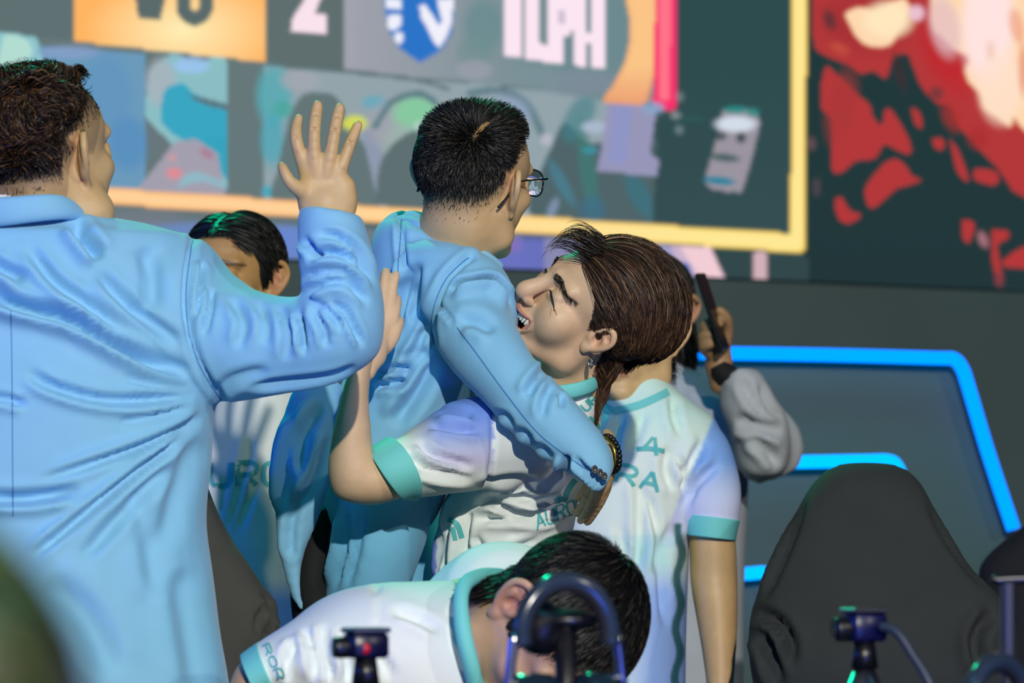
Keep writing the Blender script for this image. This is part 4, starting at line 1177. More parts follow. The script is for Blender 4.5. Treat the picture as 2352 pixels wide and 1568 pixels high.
V, F = join(rails([(760, 1120, 1000, 1110, 5.86, 0.10), (770, 1180, 992, 1180, 5.85, 0.105), (762, 1240, 982, 1235, 5.85, 0.105), (752, 1300, 958, 1300, 5.86, 0.10), (745, 1370, 930, 1370, 5.88, 0.095), (740, 1600, 930, 1600, 5.90, 0.09), (760, floor_y(5.92) - 14, 890, floor_y(5.92) - 14, 5.92, 0.07)], 30, 5),
            rails([(800, 1150, 1010, 1150, 6.02, 0.08), (840, 1300, 1012, 1300, 6.04, 0.08), (850, 1700, 1010, 1700, 6.04, 0.075), (880, floor_y(6.04) - 14, 1000, floor_y(6.04) - 14, 6.04, 0.06)], 24, 6))
V, Q = garment([(V, F)], 0.009, 4, [([(800, 1170), (790, 1260), (765, 1350)], 9, 0.010), ([(830, 1160), (815, 1260), (790, 1350)], 10, 0.008)], 0.001, 15, 5)
add('trousers', V, Q, M_TROUSER, B)
for x, d in ((825, 5.92), (940, 6.04)):
    V, F = box(P(x, floor_y(d), d) + [0, 0.05, 0.045], (0.10, 0.28, 0.085), 0.03); add('shoe', V, F, M_PLASTIC, B)

poseB = Pose([[0.829, 0.548, 0.11], [-0.515, 0.826, -0.227], [-0.215, 0.131, 0.968]], (1093, 418), 5.80, 1.0)
hV, hQ = head_on(poseB, P(1030, 600, 5.84), neck_r=0.060, ear_s=1.08)
hC = skin_colors(hV, SKIN_B, True, '#1a1712', fade=(-0.02, 0.085, 0.045), stub=0.05)
pm = np.clip(1.2 - np.linalg.norm((hV - np.array([0.040, -0.056, 0.082])) / [0.005, 0.024, 0.03], axis=1), 0, 1)[:, None] * 2; pm = np.clip(pm, 0, 0.7); hC = hC * (1 - pm) + pm * lin('#b8925e')
# far hand of the hugging arm, seen under the cuff
bf = [[(1396, 1040, 5.60, 17), (1400, 1075, 5.62, 15), (1388, 1115, 5.64, 13)], [(1385, 1110, 5.64, 15), (1365, 1150, 5.66, 12), (1345, 1182, 5.69, 9), (1332, 1196, 5.71, 7)], [(1375, 1105, 5.66, 14), (1352, 1140, 5.68, 11), (1334, 1168, 5.71, 9), (1322, 1180, 5.73, 7)], [(1390, 1115, 5.65, 14), (1378, 1150, 5.67, 11), (1360, 1182, 5.70, 9), (1348, 1200, 5.72, 7)], [(1365, 1100, 5.68, 13), (1345, 1125, 5.70, 10), (1330, 1145, 5.73, 8)], [(1392, 1050, 5.64, 14), (1402, 1012, 5.68, 11), (1392, 992, 5.71, 8)]]
bp = [((1385, 1050, 5.60, 24), (1382, 1110, 5.65, 22)), ((1370, 1040, 5.60, 24), (1365, 1100, 5.66, 20)), ((1330, 1000, 5.59, 26), (1385, 1050, 5.60, 26))]
bV, bQ = hand_sdf(bf, bp, 0.002, 0.006, 0.012)
body = cat_meshes([(poseB.w(hV), hQ, hC), (bV, bQ, skinpatch(bV, SKIN_B, 8))])
body = bridge(body, [P(1030, 615, 5.85), P(1080, 690, 5.78), P(1110, 790, 5.68), P(1200, 900, 5.62), P(1320, 990, 5.59)])
add('body', body[0], body[1], M_SKIN, B, col=body[2])
L_ = hV
WH = np.array([0.036, -0.072, 0.076])          # the crown whorl
dn = fade_dens(L_, -0.02, 0.085, 0.045)
part = (np.linalg.norm((L_ - WH - [0.004, 0.016, 0.006]) / [0.0045, 0.022, 0.03], axis=1) > 0.8)
def combB(p):
    d = p - WH; d[:, 2] *= 0.7
    d = d / np.maximum(np.linalg.norm(d, axis=1, keepdims=True), 1e-6)
    t = np.clip((p[:, 1:2] + 0.06) / 0.09, 0, 1)
    f = np.tile([0.12, 0.95, 0.10], (len(p), 1)); dwn = np.tile([0.05, -0.25, -0.95], (len(p), 1))
    low = np.clip((0.055 - p[:, 2:3]) / 0.04, 0, 1)
    q = d * (1 - 0.7 * t) + f * 0.7 * t
    q = q * (1 - low) + dwn * low
    return q / np.maximum(np.linalg.norm(q, axis=1, keepdims=True), 1e-9)
r0, n0 = scalp_points(hV, hQ, (dn > 0.75) & ear_free(L_) & part, 9000, 3)
front = np.clip((r0[:, 1] + 0.01) / 0.08, 0, 1); crown = np.clip((r0[:, 2] - 0.062) / 0.04, 0, 1)
S = grow(r0, n0, combB, 0.011 + 0.008 * crown + 0.030 * front + 0.014 * np.clip((r0[:, 1] - 0.05) / 0.03, 0, 1) + np.random.RandomState(2).uniform(0, 0.007, len(r0)), 0.10 + 0.45 * crown + 0.6 * front * crown, 6, 0.25, (0, 0, 0), 0.12, 9, rise=0.01 + 0.07 * crown, cap=0.04 + 0.22 * crown)
s1 = strand_mesh(poseB.w(S.reshape(-1, 3)).reshape(S.shape), 0.0006, 0.0002, hair_cols(len(S), '#15130f', 0.3, 3, '#4a463c', 0.18), poseB)
r0, n0 = scalp_points(hV, hQ, (dn > 0.05) & ear_free(L_) & part & (L_[:, 2] > hairline(L_[:, 1])), 16000, 4)
dd = fade_dens(r0, -0.02, 0.085, 0.045); kp = np.random.RandomState(1).rand(len(r0)) < 0.04 + 0.96 * dd ** 1.5; r0, n0, dd = r0[kp], n0[kp], dd[kp]
S = grow(r0, n0, combB, 0.0022 + 0.010 * dd, 0.45, 3, 0.3, jit=0.15, seed=8, rise=0.005)
s2 = strand_mesh(poseB.w(S.reshape(-1, 3)).reshape(S.shape), 0.00045, 0.0002, hair_cols(len(S), '#14120f', 0.3, 4), poseB)
hv = cat_meshes([s1, s2]); add('hair', hv[0], hv[1], M_HAIR, B, col=hv[2])
# glasses: own thing
G_ = thing('eyeglasses', 'thin dark rimmed eyeglasses worn by the person in blue suit', 'glasses', poseB.w([[0, 0.09, 0]])[0])
def eyeloop(e):
    a = np.linspace(0, 2 * np.pi, 22)
    c = np.array([e * 0.035, 0.104, 0.0])
    return np.stack([c[0] + 0.026 * np.sign(np.cos(a)) * np.abs(np.cos(a)) ** 0.7, c[1] - 0.35 * np.maximum(0, e * (c[0] + 0.026 * np.cos(a)) - 0.03), c[2] + 0.020 * np.sign(np.sin(a)) * np.abs(np.sin(a)) ** 0.8], 1)
M_LENS = bpy.data.materials.new('lens_glass'); M_LENS.use_nodes = True
_b = M_LENS.node_tree.nodes['Principled BSDF']; _b.inputs['Transmission Weight'].default_value = 1.0; _b.inputs['Roughness'].default_value = 0.0; _b.inputs['IOR'].default_value = 1.05; _b.inputs['Base Color'].default_value = (0.9, 0.95, 1, 1)
for e in (1, -1):
    lp = eyeloop(e)
    V, F = tube(poseB.w(lp), 0.0013, 8, 2); add('rim', V, F, M_PLASTIC, G_)
    c = lp[:-1].mean(0); V = poseB.w(np.concatenate([lp[:-1], lp[:-1] + [0, 0.0012, 0], [c], [c + [0, 0.0012, 0]]])); n = len(lp) - 1
    F = [(i, (i + 1) % n, 2 * n) for i in range(n)] + [(n + (i + 1) % n, n + i, 2 * n + 1) for i in range(n)] + [(i, n + i, n + (i + 1) % n, (i + 1) % n) for i in range(n)]
    add('lens', V, F, M_LENS, G_)
    V, F = tube(poseB.w([(e * 0.060, 0.097, 0.010), (e * 0.069, 0.090, 0.012), (e * 0.0745, 0.06, 0.013), (e * 0.0775, 0.01, 0.014), (e * 0.079, -0.012, 0.010), (e * 0.077, -0.030, -0.010), (e * 0.0735, -0.045, -0.024)]), [0.0022, 0.0018, 0.0013, 0.0012, 0.0013, 0.0018, 0.002], 8, 4); add('temple', V, F, M_PLASTIC, G_)
V, F = tube(poseB.w([(-0.010, 0.106, 0.008), (0, 0.109, 0.010), (0.010, 0.106, 0.008)]), 0.0012, 8, 3); add('bridge', V, F, M_PLASTIC, G_)
# bracelets on the wrist at the cuff
br = thing('bracelet', 'black bead bracelet at the cuff of the blue sleeve', 'bracelet', P(1400, 1050, 5.58))
bead = None
ctr = P(1385, 1052, 5.60)
ax1 = P(1412, 1050, 5.60) - ctr; 
def wr_ring(k, r1, r2, off):
    a = np.linspace(0, 2 * np.pi, k, endpoint=False)
    u = np.array([0.22, 0.0, -0.975]); v = np.array([-0.42, 0.90, -0.09])
    c = P(1392, 1044, 5.605) + np.array([0.9, 0.35, 0.2]) * off
    return [c + r1 * math.cos(t) * u + r2 * math.sin(t) * v for t in a]
BV, BQ = SDF((-0.006,) * 3, (0.006,) * 3, 0.0011).ell((0, 0, 0), 0.0042).mesh()
for c in wr_ring(24, 0.0265, 0.030, 0.006):
    add('bead', BV + c, BQ, M_PLASTIC, br)
gb = tag(add('bangle', *tube(np.array(wr_ring(30, 0.0260, 0.029, 0.0) + wr_ring(30, 0.0260, 0.029, 0.0)[:2]), 0.0022, 8, 1), M_GOLD), 'thin gold bangle beside the black bead bracelet at the blue cuff', 'bracelet')
# ================================================================== player with brown hair and earring (centre)
C_ = thing('person', 'smiling player with brown hair in white jersey, head tilted back, hugging the suited person', 'person', P(1180, floor_y(5.95), 5.95))
JC = [rails([(1225, 880, 1355, 862, 5.785, 0.072), (1185, 892, 1372, 885, 5.80, 0.095), (1140, 910, 1380, 930, 5.83, 0.115), (1110, 960, 1380, 985, 5.85, 0.12), (1085, 1040, 1362, 1060, 5.86, 0.125), (1055, 1110, 1335, 1120, 5.87, 0.125), (1015, 1160, 1325, 1180, 5.88, 0.125), (1003, 1240, 1312, 1250, 5.89, 0.125), (990, 1340, 1300, 1340, 5.90, 0.125), (985, 1500, 1310, 1500, 5.92, 0.13)], 40, 5, 2.3),
      rails([(1230, 930, 1240, 1090, 5.76, 0.08), (1170, 905, 1190, 1112, 5.74, 0.08), (1110, 906, 1125, 1122, 5.71, 0.076), (1045, 922, 1050, 1132, 5.68, 0.072), (985, 962, 985, 1140, 5.65, 0.066), (920, 1002, 955, 1142, 5.63, 0.062), (866, 1028, 938, 1140, 5.62, 0.060)], 32, 6, 2.1, dome=False)]
foldsC = [([(1130, 930), (1133, 1000), (1130, 1060), (1118, 1120)], 5, 0.004, 0.3, lambda t: np.ones_like(t)),
    ([(960, 1010), (1000, 1045), (1090, 1075)], 10, 0.008), ([(930, 1040), (980, 1075), (1080, 1090)], 9, 0.008), ([(985, 975), (1040, 985), (1110, 990)], 9, 0.006), ([(1000, 950), (1040, 945), (1090, 955)], 9, 0.006), ([(955, 1080), (1010, 1095), (1090, 1100)], 8, 0.005),
    ([(1110, 1138), (1180, 1135), (1240, 1150), (1290, 1140)], 9, 0.012, 0.7), ([(1080, 1165), (1130, 1150), (1190, 1180), (1260, 1170), (1310, 1150)], 9, 0.014, 0.7), ([(1085, 1195), (1150, 1190), (1230, 1195), (1290, 1180)], 9, 0.008), ([(1090, 1125), (1140, 1105), (1200, 1100), (1260, 1120)], 9, 0.006),
    ([(1075, 1170), (1065, 1240), (1058, 1330)], 9, 0.010), ([(1030, 1180), (1025, 1260), (1030, 1330)], 8, 0.008), ([(1070, 1240), (1090, 1300), (1100, 1340)], 9, 0.010), ([(1085, 1230), (1110, 1270), (1130, 1320)], 10, 0.008), ([(1240, 1240), (1180, 1260), (1120, 1280)], 9, 0.006), ([(1010, 1190), (1012, 1260), (1006, 1330)], 6, 0.006),
    ([(1290, 1075), (1310, 1100), (1290, 1140)], 8, 0.006)]
V, Q = garment(JC, 0.0052, 4, foldsC, 0.0012, 26, 8)
U = proj(V)
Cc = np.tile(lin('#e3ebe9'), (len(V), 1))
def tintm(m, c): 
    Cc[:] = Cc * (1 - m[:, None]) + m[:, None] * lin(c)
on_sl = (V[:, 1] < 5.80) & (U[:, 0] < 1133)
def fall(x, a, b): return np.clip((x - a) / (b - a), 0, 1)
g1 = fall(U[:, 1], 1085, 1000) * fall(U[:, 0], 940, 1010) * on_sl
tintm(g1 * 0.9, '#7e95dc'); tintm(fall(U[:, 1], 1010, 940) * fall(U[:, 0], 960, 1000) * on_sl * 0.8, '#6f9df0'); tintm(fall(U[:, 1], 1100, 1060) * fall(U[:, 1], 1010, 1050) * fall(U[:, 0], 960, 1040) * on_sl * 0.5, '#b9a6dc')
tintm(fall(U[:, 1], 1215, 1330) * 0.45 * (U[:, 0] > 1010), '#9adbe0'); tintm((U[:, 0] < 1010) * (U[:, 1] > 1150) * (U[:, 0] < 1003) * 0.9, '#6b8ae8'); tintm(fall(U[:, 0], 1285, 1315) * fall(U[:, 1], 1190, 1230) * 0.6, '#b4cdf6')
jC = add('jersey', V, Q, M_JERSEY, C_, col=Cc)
bv = bvh_of(V, Q)
V, F = rails([(848, 1030, 930, 1150, 5.622, 0.066), (861, 1021, 942, 1147, 5.622, 0.069), (883, 1006, 962, 1148, 5.626, 0.071)], 32, 6, 2.1, dome=False); add('sleeve_band', V, F, M_TEAL, jC)
V, F = ring_band(P(1296, 880, 5.785), (0.12, 0.25, -1), 0.049, 0.066, 0.009, h=1.3); add('collar_band', V, F, M_TEAL, jC)
# lettering: AURORA on the hem, part of it on sleeve and shoulder
def glyphs(txt, x, y, w, h, gap, ang=0.0, shear=0.0, lw=8):
    G = {'A': [[(0, 1), (0.5, 0), (1, 1)], [(0.25, 0.65), (0.8, 0.65)]], 'U': [[(0, 0), (0, 0.7), (0.2, 1), (0.8, 1), (1, 0.7), (1, 0)]], 'R': [[(0, 1), (0, 0)], [(0, 0), (0.75, 0), (1, 0.25), (0.75, 0.5), (0.15, 0.52)], [(0.5, 0.52), (1, 1)]], 'O': [[(0.5, 0), (0.1, 0.1), (0, 0.5), (0.1, 0.9), (0.5, 1), (0.9, 0.9), (1, 0.5), (0.9, 0.1), (0.5, 0)]]}
    out = []; ca, sa = math.cos(ang), math.sin(ang); cx = 0.0
    for ch in txt:
        for st in G[ch]:
            q = [(cx + u * w + shear * (1 - v) * h, v * h) for u, v in st]
            if ch == 'A' and len(q) == 3:
                out += [([(x + a * ca - b * sa, y + a * sa + b * ca) for a, b in q[:2]], lw), ([(x + a * ca - b * sa, y + a * sa + b * ca) for a, b in q[1:]], lw)]
            else:
                out.append(([(x + a * ca - b * sa, y + a * sa + b * ca) for a, b in q], lw))
        cx += w + gap
    return out
for nm, st in (('lettering', glyphs('AUROR', 1222, 1188, 20, 30, 6, -0.42, 0.25, 5)), ('lettering', glyphs('ROA', 922, 1040, 20, 16, 5, 1.12, 0.1, 4)), ('lettering', glyphs('AUR', 1316, 945, 16, 20, 6, -0.75, 0.0, 5)),
               ('emblem', [([(1030, 1190), (1050, 1205), (1060, 1235)], 12), ([(1040, 1210), (1045, 1240)], 10), ([(1020, 1300), (1036, 1312), (1032, 1325)], 10), ([(1350, 960), (1366, 972), (1372, 985)], 14), ([(1322, 1100), (1305, 1125), (1295, 1150)], 12), ([(1290, 1140), (1278, 1152)], 14)])):
    for one in ([st] if nm == 'lettering' else [[q] for q in st]):
        dv = decal(bv, one)
        if dv: add(nm, dv[0], dv[1], M_PRINT, jC)
legs(5.95, (1080, 1220), 1480, 105, M_BLACK, C_, th=0.085)

poseC = Pose([[-0.115, -0.764, 0.635], [0.778, -0.466, -0.421], [0.617, 0.446, 0.648]], (1362, 710), 5.74, 0.975)
hV, hQ = head_on(poseC, P(1295, 940, 5.83), smile=True, h=0.0016, neck_r=0.054, ear_y=0.012, ear_s=0.86)
hC = skin_colors(hV, SKIN_C, True, '#1d1712', smile=True, lips='#b4645c', brows='#2a211d')
# forearm and hand of the hugging arm
arm = rails([(1010, 1010, 1015, 1095, 5.67, 0.030), (940, 1035, 965, 1120, 5.64, 0.036), (872, 1040, 920, 1144, 5.622, 0.046), (838, 1040, 850, 1160, 5.61, 0.050), (852, 1015, 775, 1142, 5.60, 0.046), (852, 985, 754, 1085, 5.595, 0.044), (848, 940, 762, 1005, 5.59, 0.043), (848, 890, 782, 920, 5.59, 0.039), (856, 840, 803, 850, 5.595, 0.033), (872, 795, 825, 790, 5.60, 0.028)], 28, 6, 2.0)
aV, aQ = garment([arm], 0.0035, 6)
hf = [[(868, 770, 5.625, 17), (888, 735, 5.632, 13), (897, 700, 5.638, 11), (900, 668, 5.645, 10), (910, 628, 5.652, 7.5)], [(872, 770, 5.63, 17), (896, 745, 5.636, 13), (906, 715, 5.64, 11), (913, 686, 5.65, 8)], [(858, 765, 5.62, 17), (872, 720, 5.63, 13), (880, 680, 5.638, 11), (884, 645, 5.645, 9.5), (886, 622, 5.65, 7.5)], [(850, 770, 5.62, 16), (856, 722, 5.63, 12), (858, 690, 5.638, 10), (860, 660, 5.645, 8)], [(880, 800, 5.625, 16), (900, 778, 5.63, 13), (912, 752, 5.64, 10), (918, 735, 5.648, 8)]]
hp = [((845, 815, 5.605, 26), (862, 765, 5.625, 22)), ((862, 815, 5.61, 26), (882, 765, 5.63, 18)), ((838, 850, 5.60, 26), (852, 800, 5.61, 28))]
bV, bQ = hand_sdf(hf, hp, 0.002, 0.006, 0.012)
body = cat_meshes([(poseC.w(hV), hQ, hC), (aV, aQ, skinpatch(aV, SKIN_C, 2)), (bV, bQ, skinpatch(bV, SKIN_C, 3))])
body = bridge(body, [P(1285, 950, 5.82), P(1200, 980, 5.78), P(1100, 1020, 5.70), P(1020, 1050, 5.66)])
body = bridge(body, [P(845, 800, 5.60), P(846, 805, 5.605), P(850, 810, 5.61)], 0.006)
bodyC = add('body', body[0], body[1], M_SKIN, C_, col=body[2])
# teeth and closed smiling eyes
for i, x in enumerate(np.linspace(-0.0245, 0.0245, 9)):
    y = 0.0885 - 11 * x * x; wd = 0.0054
    V, F = box((x, y, -0.0700 + 6 * x * x), (wd, 0.004, 0.0115), 0.0014); add('tooth', poseC.w(V), F, M_TOOTH, bodyC)
M_LASH = mat('lash', (22, 16, 14), 0.6)
for e in (1, -1):
  V, F = tube(poseC.w([on_face(hV, e * x, z) for x, z in ((0.016, -0.004), (0.024, -0.002), (0.032, -0.0025), (0.041, -0.0045), (0.049, -0.008), (0.056, -0.012))]), [0.0007, 0.0013, 0.0016, 0.0016, 0.0010, 0.0004], 8, 4); add('eyelashes', V, F, M_LASH, bodyC)
M_CREASE = mat('smile_crease', (182, 140, 108), 0.6)
for e in (1, -1):
  for z0, z1, x1 in ((-0.010, -0.012, 0.063), (-0.013, -0.021, 0.060)):
        V, F = tube(poseC.w([on_face(hV, e * x, z, -0.0002, 0.003) for x, z in ((0.050, z0), (0.5 * (0.050 + x1), 0.5 * (z0 + z1) + 0.001), (x1, z1))]), [0.0004, 0.0007, 0.0003], 6, 3); add('laugh_line', V, F, M_CREASE, bodyC)
rb_ = np.random.RandomState(44)
bi = [i for i in range(len(hV)) if 0.013 < abs(hV[i, 0]) < 0.055 and hV[i, 1] > 0.05 and abs(hV[i, 2] - np.interp(abs(hV[i, 0]), [0.010, 0.028, 0.050], [0.0185, 0.0225, 0.0185])) < np.interp(abs(hV[i, 0]), [0.008, 0.014, 0.034, 0.056], [0.0032, 0.0052, 0.0046, 0.0015])]
bi_all = np.array(bi)
for e in (1, -1):
    bi = rb_.choice(bi_all[np.sign(hV[bi_all, 0]) == e], 190)
    q0 = hV[bi]; sg = np.sign(q0[:, :1])
    dr = np.concatenate([sg * 0.85, -0.35 * np.ones_like(sg), 0.30 - 0.6 * (np.abs(q0[:, :1]) > 0.03)], 1) + rb_.randn(len(q0), 3) * 0.15 + normals(hV, hQ)[bi] * 0.35
    S = q0[:, None] + np.linspace(0, 1, 4)[None, :, None] * dr[:, None] * 0.005
    bw = strand_mesh(poseC.w(S.reshape(-1, 3)).reshape(S.shape), 0.0005, 0.0002, hair_cols(len(S), '#1c1512', 0.3, 8), poseC); add('eyebrow', bw[0], bw[1], M_HAIR, bodyC, col=bw[2])
# curtain hair falling with gravity, long at the back
L_ = hV; zb = hairline(L_[:, 1])
GL = poseC.M.T @ np.array([0, 0, -1.0])
def skull_n(p):
    n = (p - SKC) / SKR ** 2; return n / np.maximum(np.linalg.norm(n, axis=1, keepdims=True), 1e-9)
def combC(p):
    g = np.tile(GL, (len(p), 1))
    g[:, 1] -= np.interp(p[:, 1], [-0.03, 0.02, 0.05], [0.0, 0.35, 1.3])
    g[:, 2] -= np.interp(p[:, 2], [-0.06, -0.02], [0.5, 0.0])
    n = skull_n(p); k = (g * n).sum(1, keepdims=True)
    t = g - np.where(k < 0, k, k * 0.92) * n
    return t / np.maximum(np.linalg.norm(t, axis=1, keepdims=True), 1e-9)
rr = np.random.RandomState(12)
m = (L_[:, 2] > zb - 0.004) & ear_free(L_)
r0, n0 = scalp_points(hV, hQ, m, 24000, 11)
up = -(skull_n(r0) @ GL)                       # 1 on top of the head, -1 underneath
top = np.clip((up + 0.2) / 1.0, 0, 1)
frontside = np.clip((r0[:, 1] - 0.0) / 0.05, 0, 1)
ln = (0.085 + 0.09 * top) * (1 - 0.40 * frontside) + rr.uniform(-0.012, 0.014, len(r0))
S = grow(r0, n0, combC, np.maximum(ln, 0.02), 0.22, 10, 0.42, (0, 0, 0), 0.08, 13, rise=0.03 + 0.22 * top, cap=0.07, curl=0.0026, cfreq=0.9)
s1 = strand_mesh(poseC.w(S.reshape(-1, 3)).reshape(S.shape), 0.0005, 0.00025, hair_cols(len(S), '#36261b', 0.28, 6, '#74563e', 0.25), poseC)
# fringe: loose front locks arching over the far side of the forehead
rf, nf = scalp_points(hV, hQ, (L_[:, 1] > 0.035) & (L_[:, 2] > 0.066) & (L_[:, 0] > -0.03) & (L_[:, 2] > zb), 260, 14)
FWD = poseC.M.T @ np.array([-0.9, 0.15, 0.55])
def combF(p):
    t = FWD * np.interp(p @ FWD, [0.05, 0.115], [1.0, 0.0])[:, None] + GL * np.interp(p @ FWD, [0.06, 0.115], [0.1, 1.3])[:, None]
    return t / np.maximum(np.linalg.norm(t, axis=1, keepdims=True), 1e-9)
S = grow(rf, nf, combF, rr.uniform(0.04, 0.085, len(rf)), 0.9, 10, 0.3, (0, 0, 0), 0.10, 15, rise=0.22, cap=0.6)
s2 = strand_mesh(poseC.w(S.reshape(-1, 3)).reshape(S.shape), 0.0006, 0.0002, hair_cols(len(S), '#20160f', 0.3, 7), poseC)
hv = cat_meshes([s1, s2]); add('hair', hv[0], hv[1], M_HAIR, C_, col=hv[2])
# earring
er = poseC.w([[-0.083, -0.012, -0.037]])[0]
a = np.linspace(0, 2 * np.pi, 17)
V, F = tube(np.array([er + 0.006 * np.array([0.4 * math.cos(t), -0.9 * math.cos(t), 0]) + np.array([0, 0, 0.0075 * math.sin(t) - 0.004]) for t in a]), 0.0017, 8, 1)
tag(add('earring', V, F, M_SILVER), 'small silver hoop earring in the ear of the brown-haired player', 'earring')

# ================================================================== player standing behind (jersey facing the camera)
D_ = thing('person', 'player standing behind in white and blue jersey, arm hanging, face hidden by brown hair', 'person', P(1480, floor_y(6.5), 6.5))
JD = [rails([(1375, 905, 1535, 880, 6.50, 0.07), (1330, 945, 1600, 930, 6.50, 0.09), (1290, 1000, 1650, 975, 6.50, 0.105), (1270, 1080, 1640, 1060, 6.50, 0.115), (1270, 1200, 1590, 1190, 6.50, 0.12), (1270, 1350, 1580, 1340, 6.50, 0.125), (1270, 1568, 1575, 1568, 6.50, 0.13), (1275, 1720, 1580, 1720, 6.50, 0.13)], 40, 5, 2.4),
      rails([(1560, 930, 1520, 1080, 6.49, 0.07), (1640, 975, 1560, 1100, 6.48, 0.07), (1672, 1010, 1565, 1140, 6.47, 0.066), (1695, 1080, 1565, 1160, 6.46, 0.062), (1703, 1130, 1566, 1200, 6.45, 0.060), (1700, 1180, 1568, 1222, 6.45, 0.058), (1692, 1238, 1570, 1228, 6.45, 0.056)], 28, 6, 2.1, dome=False),
      rails([(1380, 930, 1400, 1080, 6.50, 0.07), (1300, 980, 1350, 1100, 6.50, 0.068), (1260, 1060, 1350, 1150, 6.50, 0.062), (1240, 1180, 1330, 1200, 6.50, 0.055)], 24, 5)]
foldsD = [([(1465, 1090), (1470, 1200), (1460, 1330)], 10, 0.008), ([(1480, 1120), (1510, 1220), (1500, 1330)], 9, 0.008), ([(1550, 1040), (1570, 1090), (1565, 1140)], 8, 0.010), ([(1540, 1020), (1530, 1080), (1555, 1130)], 12, 0.006), ([(1430, 950), (1410, 1010), (1400, 1060)], 12, 0.006), ([(1480, 940), (1460, 1000), (1455, 1040)], 12, 0.005), ([(1545, 905), (1550, 960), (1565, 1000)], 10, 0.006), ([(1620, 1010), (1590, 1060), (1570, 1130)], 12, 0.007), ([(1655, 1060), (1600, 1110), (1572, 1160)], 10, 0.008), ([(1420, 1200), (1440, 1300), (1450, 1420)], 12, 0.006), ([(1540, 1200), (1520, 1300), (1530, 1450)], 12, 0.007)]
V, Q = garment(JD, 0.0068, 4, foldsD, 0.001, 20, 9)
U = proj(V)
Cc = np.tile(lin('#dfeae8'), (len(V), 1))
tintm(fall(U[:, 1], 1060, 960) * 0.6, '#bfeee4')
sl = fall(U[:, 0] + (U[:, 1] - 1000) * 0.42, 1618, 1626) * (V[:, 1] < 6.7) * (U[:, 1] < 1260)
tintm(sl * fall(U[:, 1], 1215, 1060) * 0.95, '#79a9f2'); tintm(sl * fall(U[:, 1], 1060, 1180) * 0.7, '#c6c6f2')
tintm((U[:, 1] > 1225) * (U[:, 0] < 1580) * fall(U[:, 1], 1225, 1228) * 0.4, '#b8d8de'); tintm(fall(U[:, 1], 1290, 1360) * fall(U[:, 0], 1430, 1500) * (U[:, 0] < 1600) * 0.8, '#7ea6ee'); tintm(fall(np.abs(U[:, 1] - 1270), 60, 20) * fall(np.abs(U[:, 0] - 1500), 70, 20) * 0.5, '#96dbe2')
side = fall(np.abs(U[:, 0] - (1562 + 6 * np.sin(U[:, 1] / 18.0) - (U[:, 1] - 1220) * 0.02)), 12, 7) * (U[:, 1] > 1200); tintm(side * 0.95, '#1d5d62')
jD = add('jersey', V, Q, M_JERSEY, D_, col=Cc)
bv = bvh_of(V, Q)
V, F = rails([(1700, 1195, 1566, 1180, 6.45, 0.062), (1694, 1220, 1567, 1205, 6.45, 0.062), (1690, 1242, 1570, 1228, 6.45, 0.061)], 28, 5, 2.1, dome=False); add('sleeve_band', V, F, M_TEAL, jD)
dv = decal(bv, [([(1360, 905), (1385, 930), (1408, 945)], 18), ([(1408, 945), (1470, 930), (1535, 900)], 18)]); add('collar_band', dv[0], dv[1], M_TEAL, jD)
dv = decal(bv, glyphs('RORA', 1316, 1039, 42, 42, 14, 0.24, 0.0, 9)); add('lettering', dv[0], dv[1], M_PRINT, jD)
dv = decal(bv, [([(1462, 1032), (1490, 1030), (1525, 1036)], 11), ([(1480, 1028), (1500, 1004)], 8), ([(1504, 1004), (1508, 1046)], 8)]); add('emblem', dv[0], dv[1], M_PRINT, jD)
FC = Pose([[-0.93, -0.36, 0.0], [0.36, -0.93, 0.0], [0.0, 0.0, 1.0]], (1449, 765), 6.5, 1.0)
hV, hQ = head_on(FC, P(1460, 960, 6.52), neck_r=0.058)
hC = skin_colors(hV, '#d2ae7e', True, '#191512', brows='#2a211d')
for e in (1, -1):
    de = np.linalg.norm((hV - [e * 0.031, 0.085, 0.0]) / [0.012, 0.02, 0.0035], axis=1); mm = np.clip((1.2 - de) * 3, 0, 1)[:, None]; hC = hC * (1 - mm) + mm * lin('#2a1c18')
armD = garment([rails([(1680, 1160, 1575, 1160, 6.45, 0.045), (1690, 1240, 1582, 1240, 6.45, 0.045), (1694, 1320, 1585, 1330, 6.45, 0.044), (1695, 1400, 1596, 1400, 6.44, 0.042), (1692, 1480, 1610, 1480, 6.43, 0.036), (1685, 1568, 1622, 1568, 6.42, 0.030), (1678, 1640, 1626, 1640, 6.41, 0.026), (1690, 1700, 1620, 1700, 6.40, 0.022), (1685, 1790, 1625, 1790, 6.40, 0.016)], 26, 5)], 0.005, 4)
body = cat_meshes([(FC.w(hV), hQ, hC), (armD[0], armD[1], skinpatch(armD[0], '#cfaa78', 5))])
body = bridge(body, [P(1460, 975, 6.52), P(1540, 1020, 6.50), P(1610, 1080, 6.46), P(1628, 1150, 6.45)])
add('body', body[0], body[1], M_SKIN, D_, col=body[2])
L_ = hV; notear = ear_free(L_)
r0, n0 = scalp_points(hV, hQ, (L_[:, 2] > hairline(L_[:, 1])) & notear, 3500, 21)
S = grow(r0, n0, lambda p: np.tile([0.1, 0.4, -0.5], (len(p), 1)), np.full(len(r0), 0.025), 0.8, 4, 0.3, jit=0.2, seed=3, rise=0.05)
hv = strand_mesh(FC.w(S.reshape(-1, 3)).reshape(S.shape), 0.0009, 0.0003, hair_cols(len(S), '#15120f', 0.3, 8), FC); add('hair', hv[0], hv[1], M_HAIR, D_, col=hv[2])
legs(6.52, (1370, 1500), 1690, 100, M_BLACK, D_, th=0.09)

